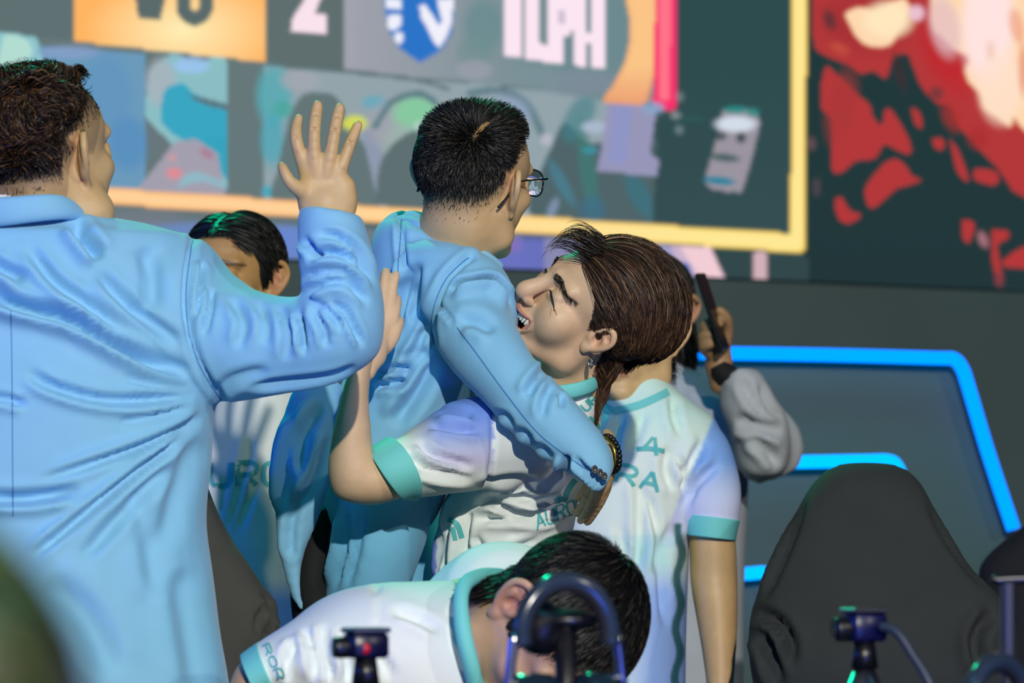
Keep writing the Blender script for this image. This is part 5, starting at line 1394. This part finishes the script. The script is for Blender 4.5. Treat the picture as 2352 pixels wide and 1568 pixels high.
# ================================================================== person behind, half hidden by the raised arm (left)
F_ = thing('person', 'dark-haired player in white jersey, half hidden behind the raised blue sleeve', 'person', P(530, floor_y(6.6), 6.6))
JF = [rails([(455, 790, 610, 790, 6.62, 0.07), (390, 830, 665, 830, 6.62, 0.09), (345, 900, 705, 900, 6.62, 0.11), (345, 1000, 705, 1000, 6.62, 0.12), (360, 1150, 690, 1150, 6.62, 0.12), (365, 1300, 690, 1300, 6.62, 0.125), (365, 1500, 700, 1500, 6.62, 0.13), (360, 1700, 705, 1700, 6.62, 0.13)], 36, 5, 2.4)]
foldsF = [([(520, 1080), (510, 1140), (500, 1200)], 7, 0.010), ([(560, 1060), (545, 1140), (520, 1220)], 8, 0.010), ([(590, 1080), (570, 1150), (540, 1230)], 8, 0.010), ([(575, 1000), (565, 1060), (550, 1100)], 9, 0.008)]
V, Q = garment(JF, 0.008, 4, foldsF, 0.001, 20, 12)
U = proj(V); Cc = np.tile(lin('#dfe4e4'), (len(V), 1))
tintm(fall(U[:, 1], 1250, 1270) * 0.3, '#a9cbd4'); tintm(fall(U[:, 1], 1330, 1380) * 0.85, '#3f8df0')
jF = add('jersey', V, Q, M_JERSEY, F_, col=Cc); bv = bvh_of(V, Q)
dv = decal(bv, glyphs('AURO', 425, 1062, 46, 52, 14, 0.0, 0.0, 11)); add('lettering', dv[0], dv[1], M_PRINT, jF)
FF = Pose([[-0.93, -0.36, 0.0], [0.36, -0.93, 0.05], [0.0, -0.05, 1.0]], (530, 642), 6.6, 1.0)
hV, hQ = head_on(FF, P(540, 850, 6.63), neck_r=0.056)
hC = skin_colors(hV, '#b98c58', True, '#14110f', brows='#3a2c22')
for e in (1, -1):
    de = np.linalg.norm((hV - [e * 0.031, 0.085, 0.0]) / [0.012, 0.02, 0.0035], axis=1); mm = np.clip((1.2 - de) * 3, 0, 1)[:, None]; hC = hC * (1 - mm) + mm * lin('#2a1c18')
body = (FF.w(hV), hQ, hC); add('body', *body[:2], M_SKIN, F_, col=body[2])
L_ = hV; notear = ear_free(L_)
r0, n0 = scalp_points(hV, hQ, (L_[:, 2] > hairline(L_[:, 1]) - 0.002) & notear, 6000, 22)
def combFF(p):
    sgn = np.where(p[:, 0] > 0.004, 1.0, -1.0)
    d = np.stack([sgn * np.interp(p[:, 2], [0.0, 0.07, 0.115], [0.2, 0.9, 0.95]), np.interp(p[:, 1], [0, 0.09], [-0.2, -0.25]), np.interp(p[:, 2], [0.0, 0.06, 0.115], [-1.0, -0.55, 0.05])], 1)
    return d / np.linalg.norm(d, axis=1, keepdims=True)
S = grow(r0, n0, combFF, 0.03 + 0.035 * np.clip(r0[:, 2] / 0.1, 0, 1), 0.35, 6, 0.35, jit=0.06, seed=31, rise=0.10, cap=0.05)
hv = strand_mesh(FF.w(S.reshape(-1, 3)).reshape(S.shape), 0.0011, 0.0004, hair_cols(len(S), '#12100e', 0.3, 9), FF); add('hair', hv[0], hv[1], M_HAIR, F_, col=hv[2])
legs(6.64, (440, 600), 1680, 110, M_BLACK, F_, th=0.09)

# ================================================================== person in grey jacket filming with a phone
E_ = thing('person', 'person in grey jacket with long black hair, holding up a phone at the back', 'person', P(1560, floor_y(7.5), 7.5))
JE = [rails([(1430, 850, 1590, 850, 7.52, 0.08), (1380, 890, 1680, 890, 7.52, 0.11), (1350, 960, 1720, 950, 7.52, 0.12), (1340, 1100, 1720, 1080, 7.52, 0.13), (1345, 1400, 1710, 1400, 7.52, 0.13), (1345, 1750, 1710, 1750, 7.52, 0.13)], 36, 5, 2.3),
      rails([(1620, 880, 1600, 1010, 7.45, 0.08), (1700, 920, 1650, 1060, 7.42, 0.08), (1770, 930, 1690, 1075, 7.38, 0.075), (1815, 960, 1730, 1072, 7.34, 0.07), (1812, 1050, 1690, 1040, 7.30, 0.07)], 28, 6),
      rails([(1812, 1060, 1690, 1060, 7.30, 0.068), (1812, 970, 1680, 1000, 7.28, 0.068), (1775, 905, 1650, 930, 7.26, 0.06), (1745, 850, 1655, 890, 7.25, 0.05), (1715, 850, 1650, 885, 7.25, 0.045)], 28, 6)]
V, Q = garment(JE, 0.009, 4, [([(1720, 1000), (1760, 1030), (1790, 1070)], 12, 0.012), ([(1690, 960), (1740, 980), (1800, 990)], 14, 0.012), ([(1700, 870), (1730, 920), (1760, 960)], 10, 0.010), ([(1740, 880), (1770, 940), (1800, 960)], 8, 0.008)], 0.002, 18, 14)
jE = add('jacket', V, Q, M_GREYJ, E_)
V, F = rails([(1698, 850, 1650, 888, 7.25, 0.036), (1682, 836, 1632, 868, 7.25, 0.034), (1672, 826, 1626, 850, 7.25, 0.030)], 20, 4, dome=False); add('cuff', V, F, M_BLACK, jE)
FE = Pose([[-0.90, -0.42, 0.0], [0.42, -0.90, 0.0], [0.0, 0.0, 1.0]], (1490, 715), 7.5, 1.0)
hV, hQ = head_on(FE, P(1500, 900, 7.52), neck_r=0.052)
hC = skin_colors(hV, '#b98c66', True, '#14110f', brows='#2a211d')
for e in (1, -1):
    de = np.linalg.norm((hV - [e * 0.031, 0.085, 0.0]) / [0.012, 0.02, 0.0035], axis=1); mm = np.clip((1.2 - de) * 3, 0, 1)[:, None]; hC = hC * (1 - mm) + mm * lin('#2a1c18')
ef = [[(1640, 800, 7.24, 20), (1622, 770, 7.22, 13), (1622, 748, 7.20, 12), (1640, 738, 7.19, 10)], [(1648, 790, 7.24, 20), (1628, 762, 7.21, 12), (1636, 744, 7.19, 12), (1654, 742, 7.19, 9)], [(1642, 805, 7.24, 18), (1618, 790, 7.21, 11), (1616, 772, 7.19, 11), (1634, 768, 7.18, 9)], [(1642, 815, 7.24, 17), (1620, 806, 7.21, 10), (1618, 794, 7.19, 10), (1634, 790, 7.18, 8)], [(1662, 790, 7.24, 17), (1672, 755, 7.22, 11), (1668, 730, 7.20, 10), (1652, 712, 7.19, 9)]]
ep = [((1648, 840, 7.25, 26), (1645, 780, 7.24, 24)), ((1660, 850, 7.25, 24), (1655, 790, 7.24, 20)), ((1655, 880, 7.26, 26), (1650, 840, 7.25, 26))]
bV, bQ = hand_sdf(ef, ep, 0.0024, 0.006, 0.012)
body = cat_meshes([(FE.w(hV), hQ, hC), (bV, bQ, skinpatch(bV, '#a8845e', 6))]); body = bridge(body, [P(1500, 915, 7.52), P(1620, 980, 7.46), P(1740, 1030, 7.34), P(1740, 980, 7.29), P(1660, 890, 7.26)])
add('body', body[0], body[1], M_SKIN, E_, col=body[2])
L_ = hV; notear = ear_free(L_)
r0, n0 = scalp_points(hV, hQ, (L_[:, 2] > hairline(L_[:, 1]) - 0.002), 5000, 23)
def combE(p):
    sgn = np.where(p[:, 0] > 0.0, 1.0, -1.0)
    d = np.stack([sgn * np.interp(p[:, 2], [0.0, 0.07, 0.115], [0.05, 0.5, 0.95]), np.full(len(p), -0.1), np.interp(p[:, 2], [0.0, 0.08, 0.115], [-1.0, -0.8, -0.1])], 1)
    return d / np.linalg.norm(d, axis=1, keepdims=True)
S = grow(r0, n0, combE, 0.13 + 0.08 * np.clip(r0[:, 2] / 0.1, 0, 1), 0.3, 8, 0.35, jit=0.06, seed=33, rise=0.06, cap=0.04)
hv = strand_mesh(FE.w(S.reshape(-1, 3)).reshape(S.shape), 0.0014, 0.0005, hair_cols(len(S), '#14120f', 0.3, 10), FE); add('hair', hv[0], hv[1], M_HAIR, E_, col=hv[2])
legs(7.54, (1450, 1600), 1730, 100, M_BLACK, E_, th=0.09)
ph = thing('phone', 'dark phone held up by the person in grey jacket', 'phone', P(1636, 740, 7.17))
Mr = np.array(Matrix.Rotation(math.radians(-18), 3, 'Y') @ Matrix.Rotation(math.radians(75), 3, 'Z'))
V, F = box(P(1636, 715, 7.175), (0.072, 0.008, 0.15), 0.003, Mr); add('phone_body', V, F, M_PLASTIC, ph, smooth=False)
V, F = box(P(1636, 715, 7.175) + Mr @ np.array([0.018, 0.006, 0.05]), (0.026, 0.004, 0.03), 0.0015, Mr); add('camera_bump', V, F, M_PLASTIC, ph, smooth=False)

# ================================================================== player bending forward at the front
K_ = thing('person', 'black-haired player in white jersey bowing his head at the front', 'person', P(1050, floor_y(5.05), 5.05))
JK = [rails([(1150, 1318, 1180, 1800, 5.06, 0.12), (1060, 1330, 1090, 1800, 5.05, 0.14), (960, 1334, 980, 1780, 5.04, 0.14), (860, 1340, 880, 1740, 5.02, 0.13), (775, 1362, 800, 1700, 5.00, 0.11), (700, 1410, 740, 1670, 4.98, 0.095), (640, 1448, 690, 1640, 4.97, 0.082), (590, 1478, 650, 1610, 4.96, 0.072), (566, 1494, 630, 1600, 4.96, 0.066)], 36, 5, 2.2, dome=False),
      rails([(1000, 1400, 1300, 1400, 5.12, 0.12), (900, 1500, 1350, 1500, 5.18, 0.14), (880, 1700, 1350, 1700, 5.25, 0.15), (900, 2100, 1330, 2100, 5.32, 0.15)], 32, 5, 2.3)]
foldsK = [([(862, 1342), (868, 1400), (858, 1470)], 4, 0.004, 0.3, lambda t: np.ones_like(t)), ([(700, 1440), (720, 1500), (725, 1560)], 10, 0.012), ([(740, 1430), (745, 1500), (765, 1568)], 10, 0.010), ([(680, 1470), (660, 1520), (665, 1568)], 9, 0.010), ([(800, 1480), (860, 1500), (900, 1560)], 12, 0.008), ([(900, 1400), (960, 1420), (1010, 1450)], 12, 0.005), ([(780, 1440), (800, 1520), (800, 1568)], 12, 0.010)]
V, Q = garment(JK, 0.0062, 4, foldsK, 0.0015, 22, 15)
U = proj(V); Cc = np.tile(lin('#e2e8ea'), (len(V), 1)); tintm(fall(U[:, 0], 850, 880) * fall(U[:, 1], 1420, 1350) * 0.5, '#cdf2ea'); tintm(fall(U[:, 0], 860, 840) * 0.25, '#c4d8ea')
jK = add('jersey', V, Q, M_JERSEY, K_, col=Cc); bv = bvh_of(V, Q)
V, F = rails([(553, 1502, 610, 1622, 4.96, 0.070), (566, 1492, 624, 1612, 4.96, 0.071), (592, 1474, 648, 1606, 4.96, 0.074)], 30, 5, 2.1, dome=False); add('sleeve_band', V, F, M_TEAL, jK)
dv = decal(bv, glyphs('RORA', 618, 1478, 24, 16, 6, 1.15, 0.0, 4)); 
if dv: add('lettering', dv[0], dv[1], M_PRINT, jK)
V, F = tube([P(1150, 1322, 5.02), P(1105, 1322, 4.98), P(1070, 1340, 4.93), P(1058, 1380, 4.90), P(1064, 1450, 4.88), P(1080, 1520, 4.88), P(1100, 1590, 4.90), P(1150, 1680, 4.92)], [0.010, 0.010, 0.010, 0.010, 0.011, 0.011, 0.011, 0.010], 12, 5); add('collar_band', V, F, M_TEAL, jK)
poseK = Pose([[-0.554, -0.067, 0.83], [-0.738, -0.422, -0.527], [0.385, -0.904, 0.185]], (1265, 1462), 4.92, 1.08)
hV, hQ = head_on(poseK, P(1085, 1440, 5.03), neck_r=0.058)
hC = skin_colors(hV, '#c09a80', True, '#100f10')
armK = garment([rails([(620, 1470, 660, 1640, 4.97, 0.05), (575, 1500, 630, 1610, 4.96, 0.05), (540, 1540, 600, 1640, 4.95, 0.045), (520, 1620, 600, 1680, 4.94, 0.042), (560, 1740, 620, 1740, 4.90, 0.035)], 24, 5)], 0.005, 4)
body = cat_meshes([(poseK.w(hV), hQ, hC), (armK[0], armK[1], skinpatch(armK[0], '#c49a6e', 7))]); body = bridge(body, [P(1080, 1450, 5.03), P(960, 1500, 5.03), P(800, 1530, 5.0), P(650, 1540, 4.97)])
add('body', body[0], body[1], M_SKIN, K_, col=body[2])
L_ = hV; notear = ear_free(L_)
r0, n0 = scalp_points(hV, hQ, (L_[:, 2] > hairline(L_[:, 1]) - 0.002) & notear, 14000, 24)
WK = np.array([0.0, -0.085, 0.083])
def combK(p):
    d = p - WK; ln_ = np.linalg.norm(d, axis=1, keepdims=True); d = d / np.maximum(ln_, 1e-6)
    sw = np.cross(d, (p - SKC) / 0.09) * 0.5
    low = np.clip((0.05 - p[:, 2:3]) / 0.06, 0, 1)
    q = (d + sw) * (1 - 0.6 * low) + np.array([0, 0.15, -1.0]) * 0.6 * low
    return q / np.maximum(np.linalg.norm(q, axis=1, keepdims=True), 1e-9)
S = grow(r0, n0, combK, 0.030 + np.random.RandomState(4).uniform(0, 0.022, len(r0)), 0.15, 7, 0.4, jit=0.07, seed=35, rise=0.08, cap=0.04)
hv = strand_mesh(poseK.w(S.reshape(-1, 3)).reshape(S.shape), 0.0007, 0.0003, hair_cols(len(S), '#0f0e10', 0.3, 11, '#3a362f', 0.15), poseK); add('hair', hv[0], hv[1], M_HAIR, K_, col=hv[2])
legs(5.35, (1010, 1220), 2050, 120, M_BLACK, K_, th=0.10)
# ================================================================== chairs
def gaming_chair(label, st, mt, d, seat_px, folds=None, vox=0.009, ex=2.6):
    ch = thing('gaming_chair', label, 'chair', P(seat_px, floor_y(d), d), 'cloth covered gaming chairs')
    V, Q = garment([rails(st, 36, 5, ex)], vox, 4, folds, 0.001, 14, 17)
    add('backrest', V, Q, mt, ch)
    c = P(seat_px, 0, d); fz = 0.0
    V, F = box((c[0], c[1] + 0.05, 0.50), (0.52, 0.52, 0.10), 0.04); add('seat', V, F, mt, ch)
    V, F = tube([(c[0], c[1] + 0.05, 0.10), (c[0], c[1] + 0.05, 0.46)], 0.03, 14, 1); add('stem', V, F, M_PLASTIC, ch)
    for k in range(5):
        a = 2 * math.pi * k / 5 + 0.3
        e = np.array([c[0] + 0.30 * math.cos(a), c[1] + 0.05 + 0.30 * math.sin(a), 0.075])
        V, F = tube([(c[0], c[1] + 0.05, 0.12), e], [0.03, 0.018], 10, 1); leg = add('leg', V, F, M_PLASTIC, ch)
        V, F = tube([e + [-0.02 * math.sin(a), 0.02 * math.cos(a), -0.043], e + [0.02 * math.sin(a), -0.02 * math.cos(a), -0.043]], 0.03, 12, 1); add('castor', V, F, M_PLASTIC, leg)
    return ch
gaming_chair('tall black gaming chair with sloping shoulders, right of the standing player', [(1905, 1098, 2075, 1098, 6.25, 0.025), (1868, 1110, 2112, 1110, 6.24, 0.045), (1835, 1160, 2142, 1160, 6.23, 0.055), (1800, 1230, 2185, 1235, 6.22, 0.06), (1762, 1310, 2235, 1310, 6.21, 0.065), (1730, 1380, 2300, 1375, 6.20, 0.07), (1718, 1440, 2335, 1430, 6.20, 0.075), (1718, 1500, 2340, 1500, 6.20, 0.08), (1728, 1568, 2340, 1568, 6.20, 0.08), (1760, 1720, 2320, 1720, 6.22, 0.08), (1800, 2000, 2280, 2000, 6.25, 0.07)], M_CHAIRDK, 6.25, 2030,
             [([(1725, 1405), (1780, 1425), (1812, 1470), (1815, 1530)], 12, 0.018), ([(1745, 1450), (1770, 1500), (1790, 1580)], 14, 0.012), ([(1850, 1130), (1810, 1250), (1750, 1380)], 8, 0.008), ([(2130, 1150), (2180, 1250), (2260, 1350)], 7, 0.004), ([(2280, 1400), (2240, 1470), (2260, 1540)], 14, 0.014)])
gaming_chair('grey cloth gaming chair squeezed between the blue suits at the left', [(350, 1050, 430, 1050, 5.72, 0.03), (320, 1090, 466, 1090, 5.72, 0.05), (290, 1140, 488, 1145, 5.72, 0.055), (250, 1200, 512, 1200, 5.71, 0.06), (215, 1260, 550, 1262, 5.71, 0.06), (185, 1320, 590, 1320, 5.70, 0.065), (165, 1370, 622, 1368, 5.70, 0.065), (160, 1400, 642, 1392, 5.70, 0.065), (160, 1450, 634, 1450, 5.70, 0.065), (170, 1500, 612, 1498, 5.70, 0.065), (190, 1560, 590, 1560, 5.70, 0.065), (210, 1900, 570, 1900, 5.70, 0.06)], M_CHAIR, 5.98, 290,
             [([(600, 1365), (620, 1378), (632, 1400)], 5, 0.008), ([(600, 1460), (598, 1420), (625, 1392)], 8, 0.012), ([(612, 1480), (615, 1440), (632, 1410)], 6, 0.010)])
gaming_chair('black gaming chair cut off at the right edge of the picture', [(2420, 1165, 2560, 1160, 7.3, 0.03), (2370, 1195, 2620, 1190, 7.3, 0.05), (2300, 1245, 2680, 1240, 7.3, 0.06), (2255, 1290, 2720, 1290, 7.3, 0.065), (2245, 1340, 2735, 1350, 7.3, 0.07), (2245, 1500, 2740, 1500, 7.3, 0.07), (2280, 1800, 2700, 1800, 7.3, 0.07)], M_BLACK, 7.3, 2490)

# ================================================================== desk and gear in the foreground
M_DESK = mat('desk_top', (24, 26, 32), 0.4)
dk = thing('desk', 'dark long desk under the cameras and headsets in front', 'desk', (0.15, 4.15, 0.0))
DZ = 0.75
V, F = box((0.25, 4.15, DZ - 0.02), (3.2, 0.70, 0.04), 0.008); add('desk_top', V, F, M_DESK, dk, smooth=False)
for x in (-1.25, 1.75):
    V, F = box((x, 4.15, DZ / 2 - 0.02), (0.06, 0.62, DZ - 0.04), 0.01); add('leg', V, F, M_DESK, dk, smooth=False)

def webcam(label, px, py, d, w, hh, lens_left=True, cable=None, leg_mat=None, red=False, blue=(10, 14, 60)):
    t = thing('camera', label, 'camera', (P(px, 0, d)[0], d, DZ))
    s = d / FPX
    m_b = mat('camera_shell', blue, 0.35)
    c = P(px, py, d)
    Mr = np.array(Matrix.Rotation(math.radians(25 if lens_left else -25), 3, 'Z'))
    V, F = box(c, (w * s, w * s * 0.8, hh * s), 0.004, Mr); bd = add('camera_body', V, F, m_b, t)
    V, F = box(c + [0, 0, hh * s / 2 + 0.003], (w * s * 1.06, w * s * 0.84, 0.006), 0.002, Mr); add('top_plate', V, F, M_METAL, bd, smooth=False)
    e = -1 if lens_left else 1
    V, F = tube([c + [e * w * s * 0.4, -w * s * 0.10, -0.002], c + [e * w * s * 0.62, -w * s * 0.22, -0.002], c + [e * w * s * 0.80, -w * s * 0.28, -0.002]], [hh * s * 0.42, hh * s * 0.44, hh * s * 0.40], 18, 2); add('lens', V, F, M_PLASTIC, t)
    V, F = tube([c + [0, 0, -hh * s * 0.5], c + [0, 0, -hh * s * 0.5 - 0.03]], [0.012, 0.016], 14, 1); add('ball_head', V, F, M_PLASTIC, t)
    b = c + [0, 0, -hh * s * 0.5 - 0.03]
    for ang in (200, 330, 90):
        a = math.radians(ang); foot = np.array([b[0] + 0.085 * math.cos(a), b[1] + 0.085 * math.sin(a), DZ + 0.006])
        V, F = tube([b, foot], [0.011, 0.008], 10, 1); add('tripod_leg', V, F, leg_mat or M_METAL, t)
    if red:
        V, F = tube([c + [0, -w * s * 0.42, -hh * s * 0.1], c + [0, -w * s * 0.46, -hh * s * 0.1]], 0.006, 12, 1); add('tally_light', V, F, mat('tally_red', (120, 10, 14), 0.4, emis=(200, 10, 20), estr=0.4), bd)
    if cable:
        V, F = tube([P(x, y, dd) for x, y, dd in cable], 0.0055, 10, 5); add('cable', V, F, mat('cable_grey', (38, 50, 66), 0.5), t)
    return t
webcam('small dark blue camera on a tripod in front of the black chair', 1985, 1440, 4.30, 88, 66, True, [(2022, 1438, 4.28), (2060, 1452, 4.27), (2100, 1510, 4.26), (2135, 1570, 4.25), (2170, 1680, 4.24), (2200, 1810, 4.22)])
webcam('small dark camera on a tripod in front of the bowing player', 840, 1482, 4.20, 92, 58, True, None, M_PLASTIC, True, (8, 10, 44))

def headset(t, c, r, tilt, cup_col, glow=None, wide=1.0):
    """band arc plus two cups; c: centre, r: half width"""
    Mr = np.array(Matrix.Rotation(tilt, 3, 'Z'))
    a = np.linspace(math.radians(-10), math.radians(190), 16)
    arc = np.stack([r * np.cos(a) * wide, np.zeros_like(a), r * 1.15 * np.sin(a)], 1)
    m_s = mat('headset_shell', (40, 52, 66), 0.18)
    V, F = tube(arc @ Mr.T + c, 0.010, 10, 2); bnd = add('headband', V, F, m_s, t)
    V, F = tube((arc * [0.93, 1, 0.93]) @ Mr.T + c, 0.008, 8, 2); add('band_padding', V, F, M_BLACK, bnd)
    for e in (1, -1):
        p = np.array([e * r * 0.98 * wide, 0, -r * 0.55])
        q = p + [e * -0.012, 0, -0.052]
        V, F = tube(np.array([p + [e * 0.008, 0, 0.03], p + [e * 0.012, 0, 0], q + [e * 0.03, 0, 0]]) @ Mr.T + c, 0.006, 10, 3); add('yoke', V, F, M_SILVER, t)
        a2 = np.linspace(0, 2 * np.pi, 22, endpoint=False)
        def ring(rx, off): return (q + np.stack([np.full(22, e * off), rx * 0.85 * np.cos(a2), rx * np.sin(a2)], 1)) @ Mr.T + c
        V, F = loft_rings([ring(0.030, -0.022), ring(0.040, -0.020), ring(0.042, -0.004), ring(0.040, 0.004), ring(0.040, 0.018), ring(0.032, 0.024), ring(0.012, 0.026)]); cup = add('ear_cup', V, F, mat('cup_shell', cup_col, 0.2), t)
        V, F = loft_rings([ring(0.022, 0.024), ring(0.024, 0.028), ring(0.016, 0.030)]); add('cup_badge', V, F, mat('badge', (60, 200, 190), 0.3), cup)

hs = thing('headset', 'black and teal headset hanging on its stand before the bowing player', 'headset', P(1300, 1500, 4.05))
headset(hs, P(1300, 1460, 4.02), 0.050, 0.35, (24, 40, 52))
st_ = thing('headset_stand', 'dark headset stand in front of the bowing player', 'stand', (P(1300, 0, 4.06)[0], 4.06, DZ))
c = P(1300, 1402, 4.06)
V, F = tube([(c[0], 4.06, DZ + 0.01), (c[0], 4.06, c[2])], 0.012, 14, 1); add('post', V, F, M_PLASTIC, st_)
s = SDF(c - 0.08, c + 0.06, 0.003); s.ell(c + [-0.028, 0.01, -0.018], (0.026, 0.03, 0.030), 0.01); s.ell(c + [0.0, 0.005, -0.010], (0.034, 0.03, 0.012), 0.01); V, Q = s.mesh(); add('cradle', V, Q, M_PLASTIC, st_)
V, F = tube([(c[0], 4.06, DZ), (c[0], 4.06, DZ + 0.012)], [0.075, 0.07], 28, 1); add('base', V, F, M_PLASTIC, st_)

st2 = thing('headset_stand', 'slim metal headset stand at the right edge of the picture', 'stand', (P(2315, 0, 4.15)[0], 4.15, DZ))
c = P(2315, 1332, 4.15)
V, F = box(((c[0]), 4.15, (DZ + c[2]) / 2), (0.014, 0.020, c[2] - DZ), 0.003); add('post', V, F, mat('dark_metal', (44, 46, 54), 0.4, metal=0.6), st2, smooth=False)
V, F = tube([P(2280, 1326, 4.15), P(2292, 1332, 4.15), P(2315, 1330, 4.15), P(2380, 1328, 4.15), P(2430, 1324, 4.15)], [0.005, 0.006, 0.006, 0.006, 0.005], 10, 4); add('hook_arm', V, F, M_PLASTIC, st2)
V, F = tube([(c[0], 4.15, DZ), (c[0], 4.15, DZ + 0.012)], [0.075, 0.07], 28, 1); add('base', V, F, M_PLASTIC, st2)
h2 = thing('headset', 'black headset with green sheen lying below the right headset stand', 'headset', P(2290, 1640, 4.1))
headset(h2, P(2292, 1640, 4.02), 0.048, 0.9, (30, 40, 44), wide=1.25)

# ================================================================== blurred spectator close to the lens, bottom left
N_ = thing('person', 'out-of-focus dark-haired spectator close to the lens in the bottom left corner', 'person', P(-330, floor_y(1.37), 1.37))
poseN = Pose(np.eye(3), (-330, 1915), 1.35, 1.0)
hV, hQ = head_on(poseN, poseN.w([[0, -0.04, -0.24]])[0], h=0.003, neck_r=0.058)
hC = skin_colors(hV, '#a87448', True, '#1c1006'); add('body', poseN.w(hV), hQ, M_SKIN, N_, col=hC)
r0, n0 = scalp_points(hV, hQ, (hV[:, 2] > hairline(hV[:, 1])) & ear_free(hV), 5000, 51)
S = grow(r0, n0, combK, np.full(len(r0), 0.035), 0.3, 5, 0.4, jit=0.1, seed=52, rise=0.08, cap=0.05)
hv = strand_mesh(poseN.w(S.reshape(-1, 3)).reshape(S.shape), 0.0012, 0.0005, hair_cols(len(S), '#241608', 0.3, 53, '#4a2e10', 0.3), poseN); add('hair', hv[0], hv[1], M_HAIR, N_, col=hv[2])
V, F = rails([(-520, 3050, -140, 3050, 1.36, 0.06), (-1100, 3300, 440, 3300, 1.37, 0.09), (-1650, 3650, 990, 3650, 1.37, 0.12), (-1750, 5000, 1090, 5000, 1.37, 0.13), (-1700, 8040, 1040, 8040, 1.37, 0.13)], 28, 5); add('top', V, F, mat('dark_blue_cloth', (10, 14, 60), 0.8), N_)
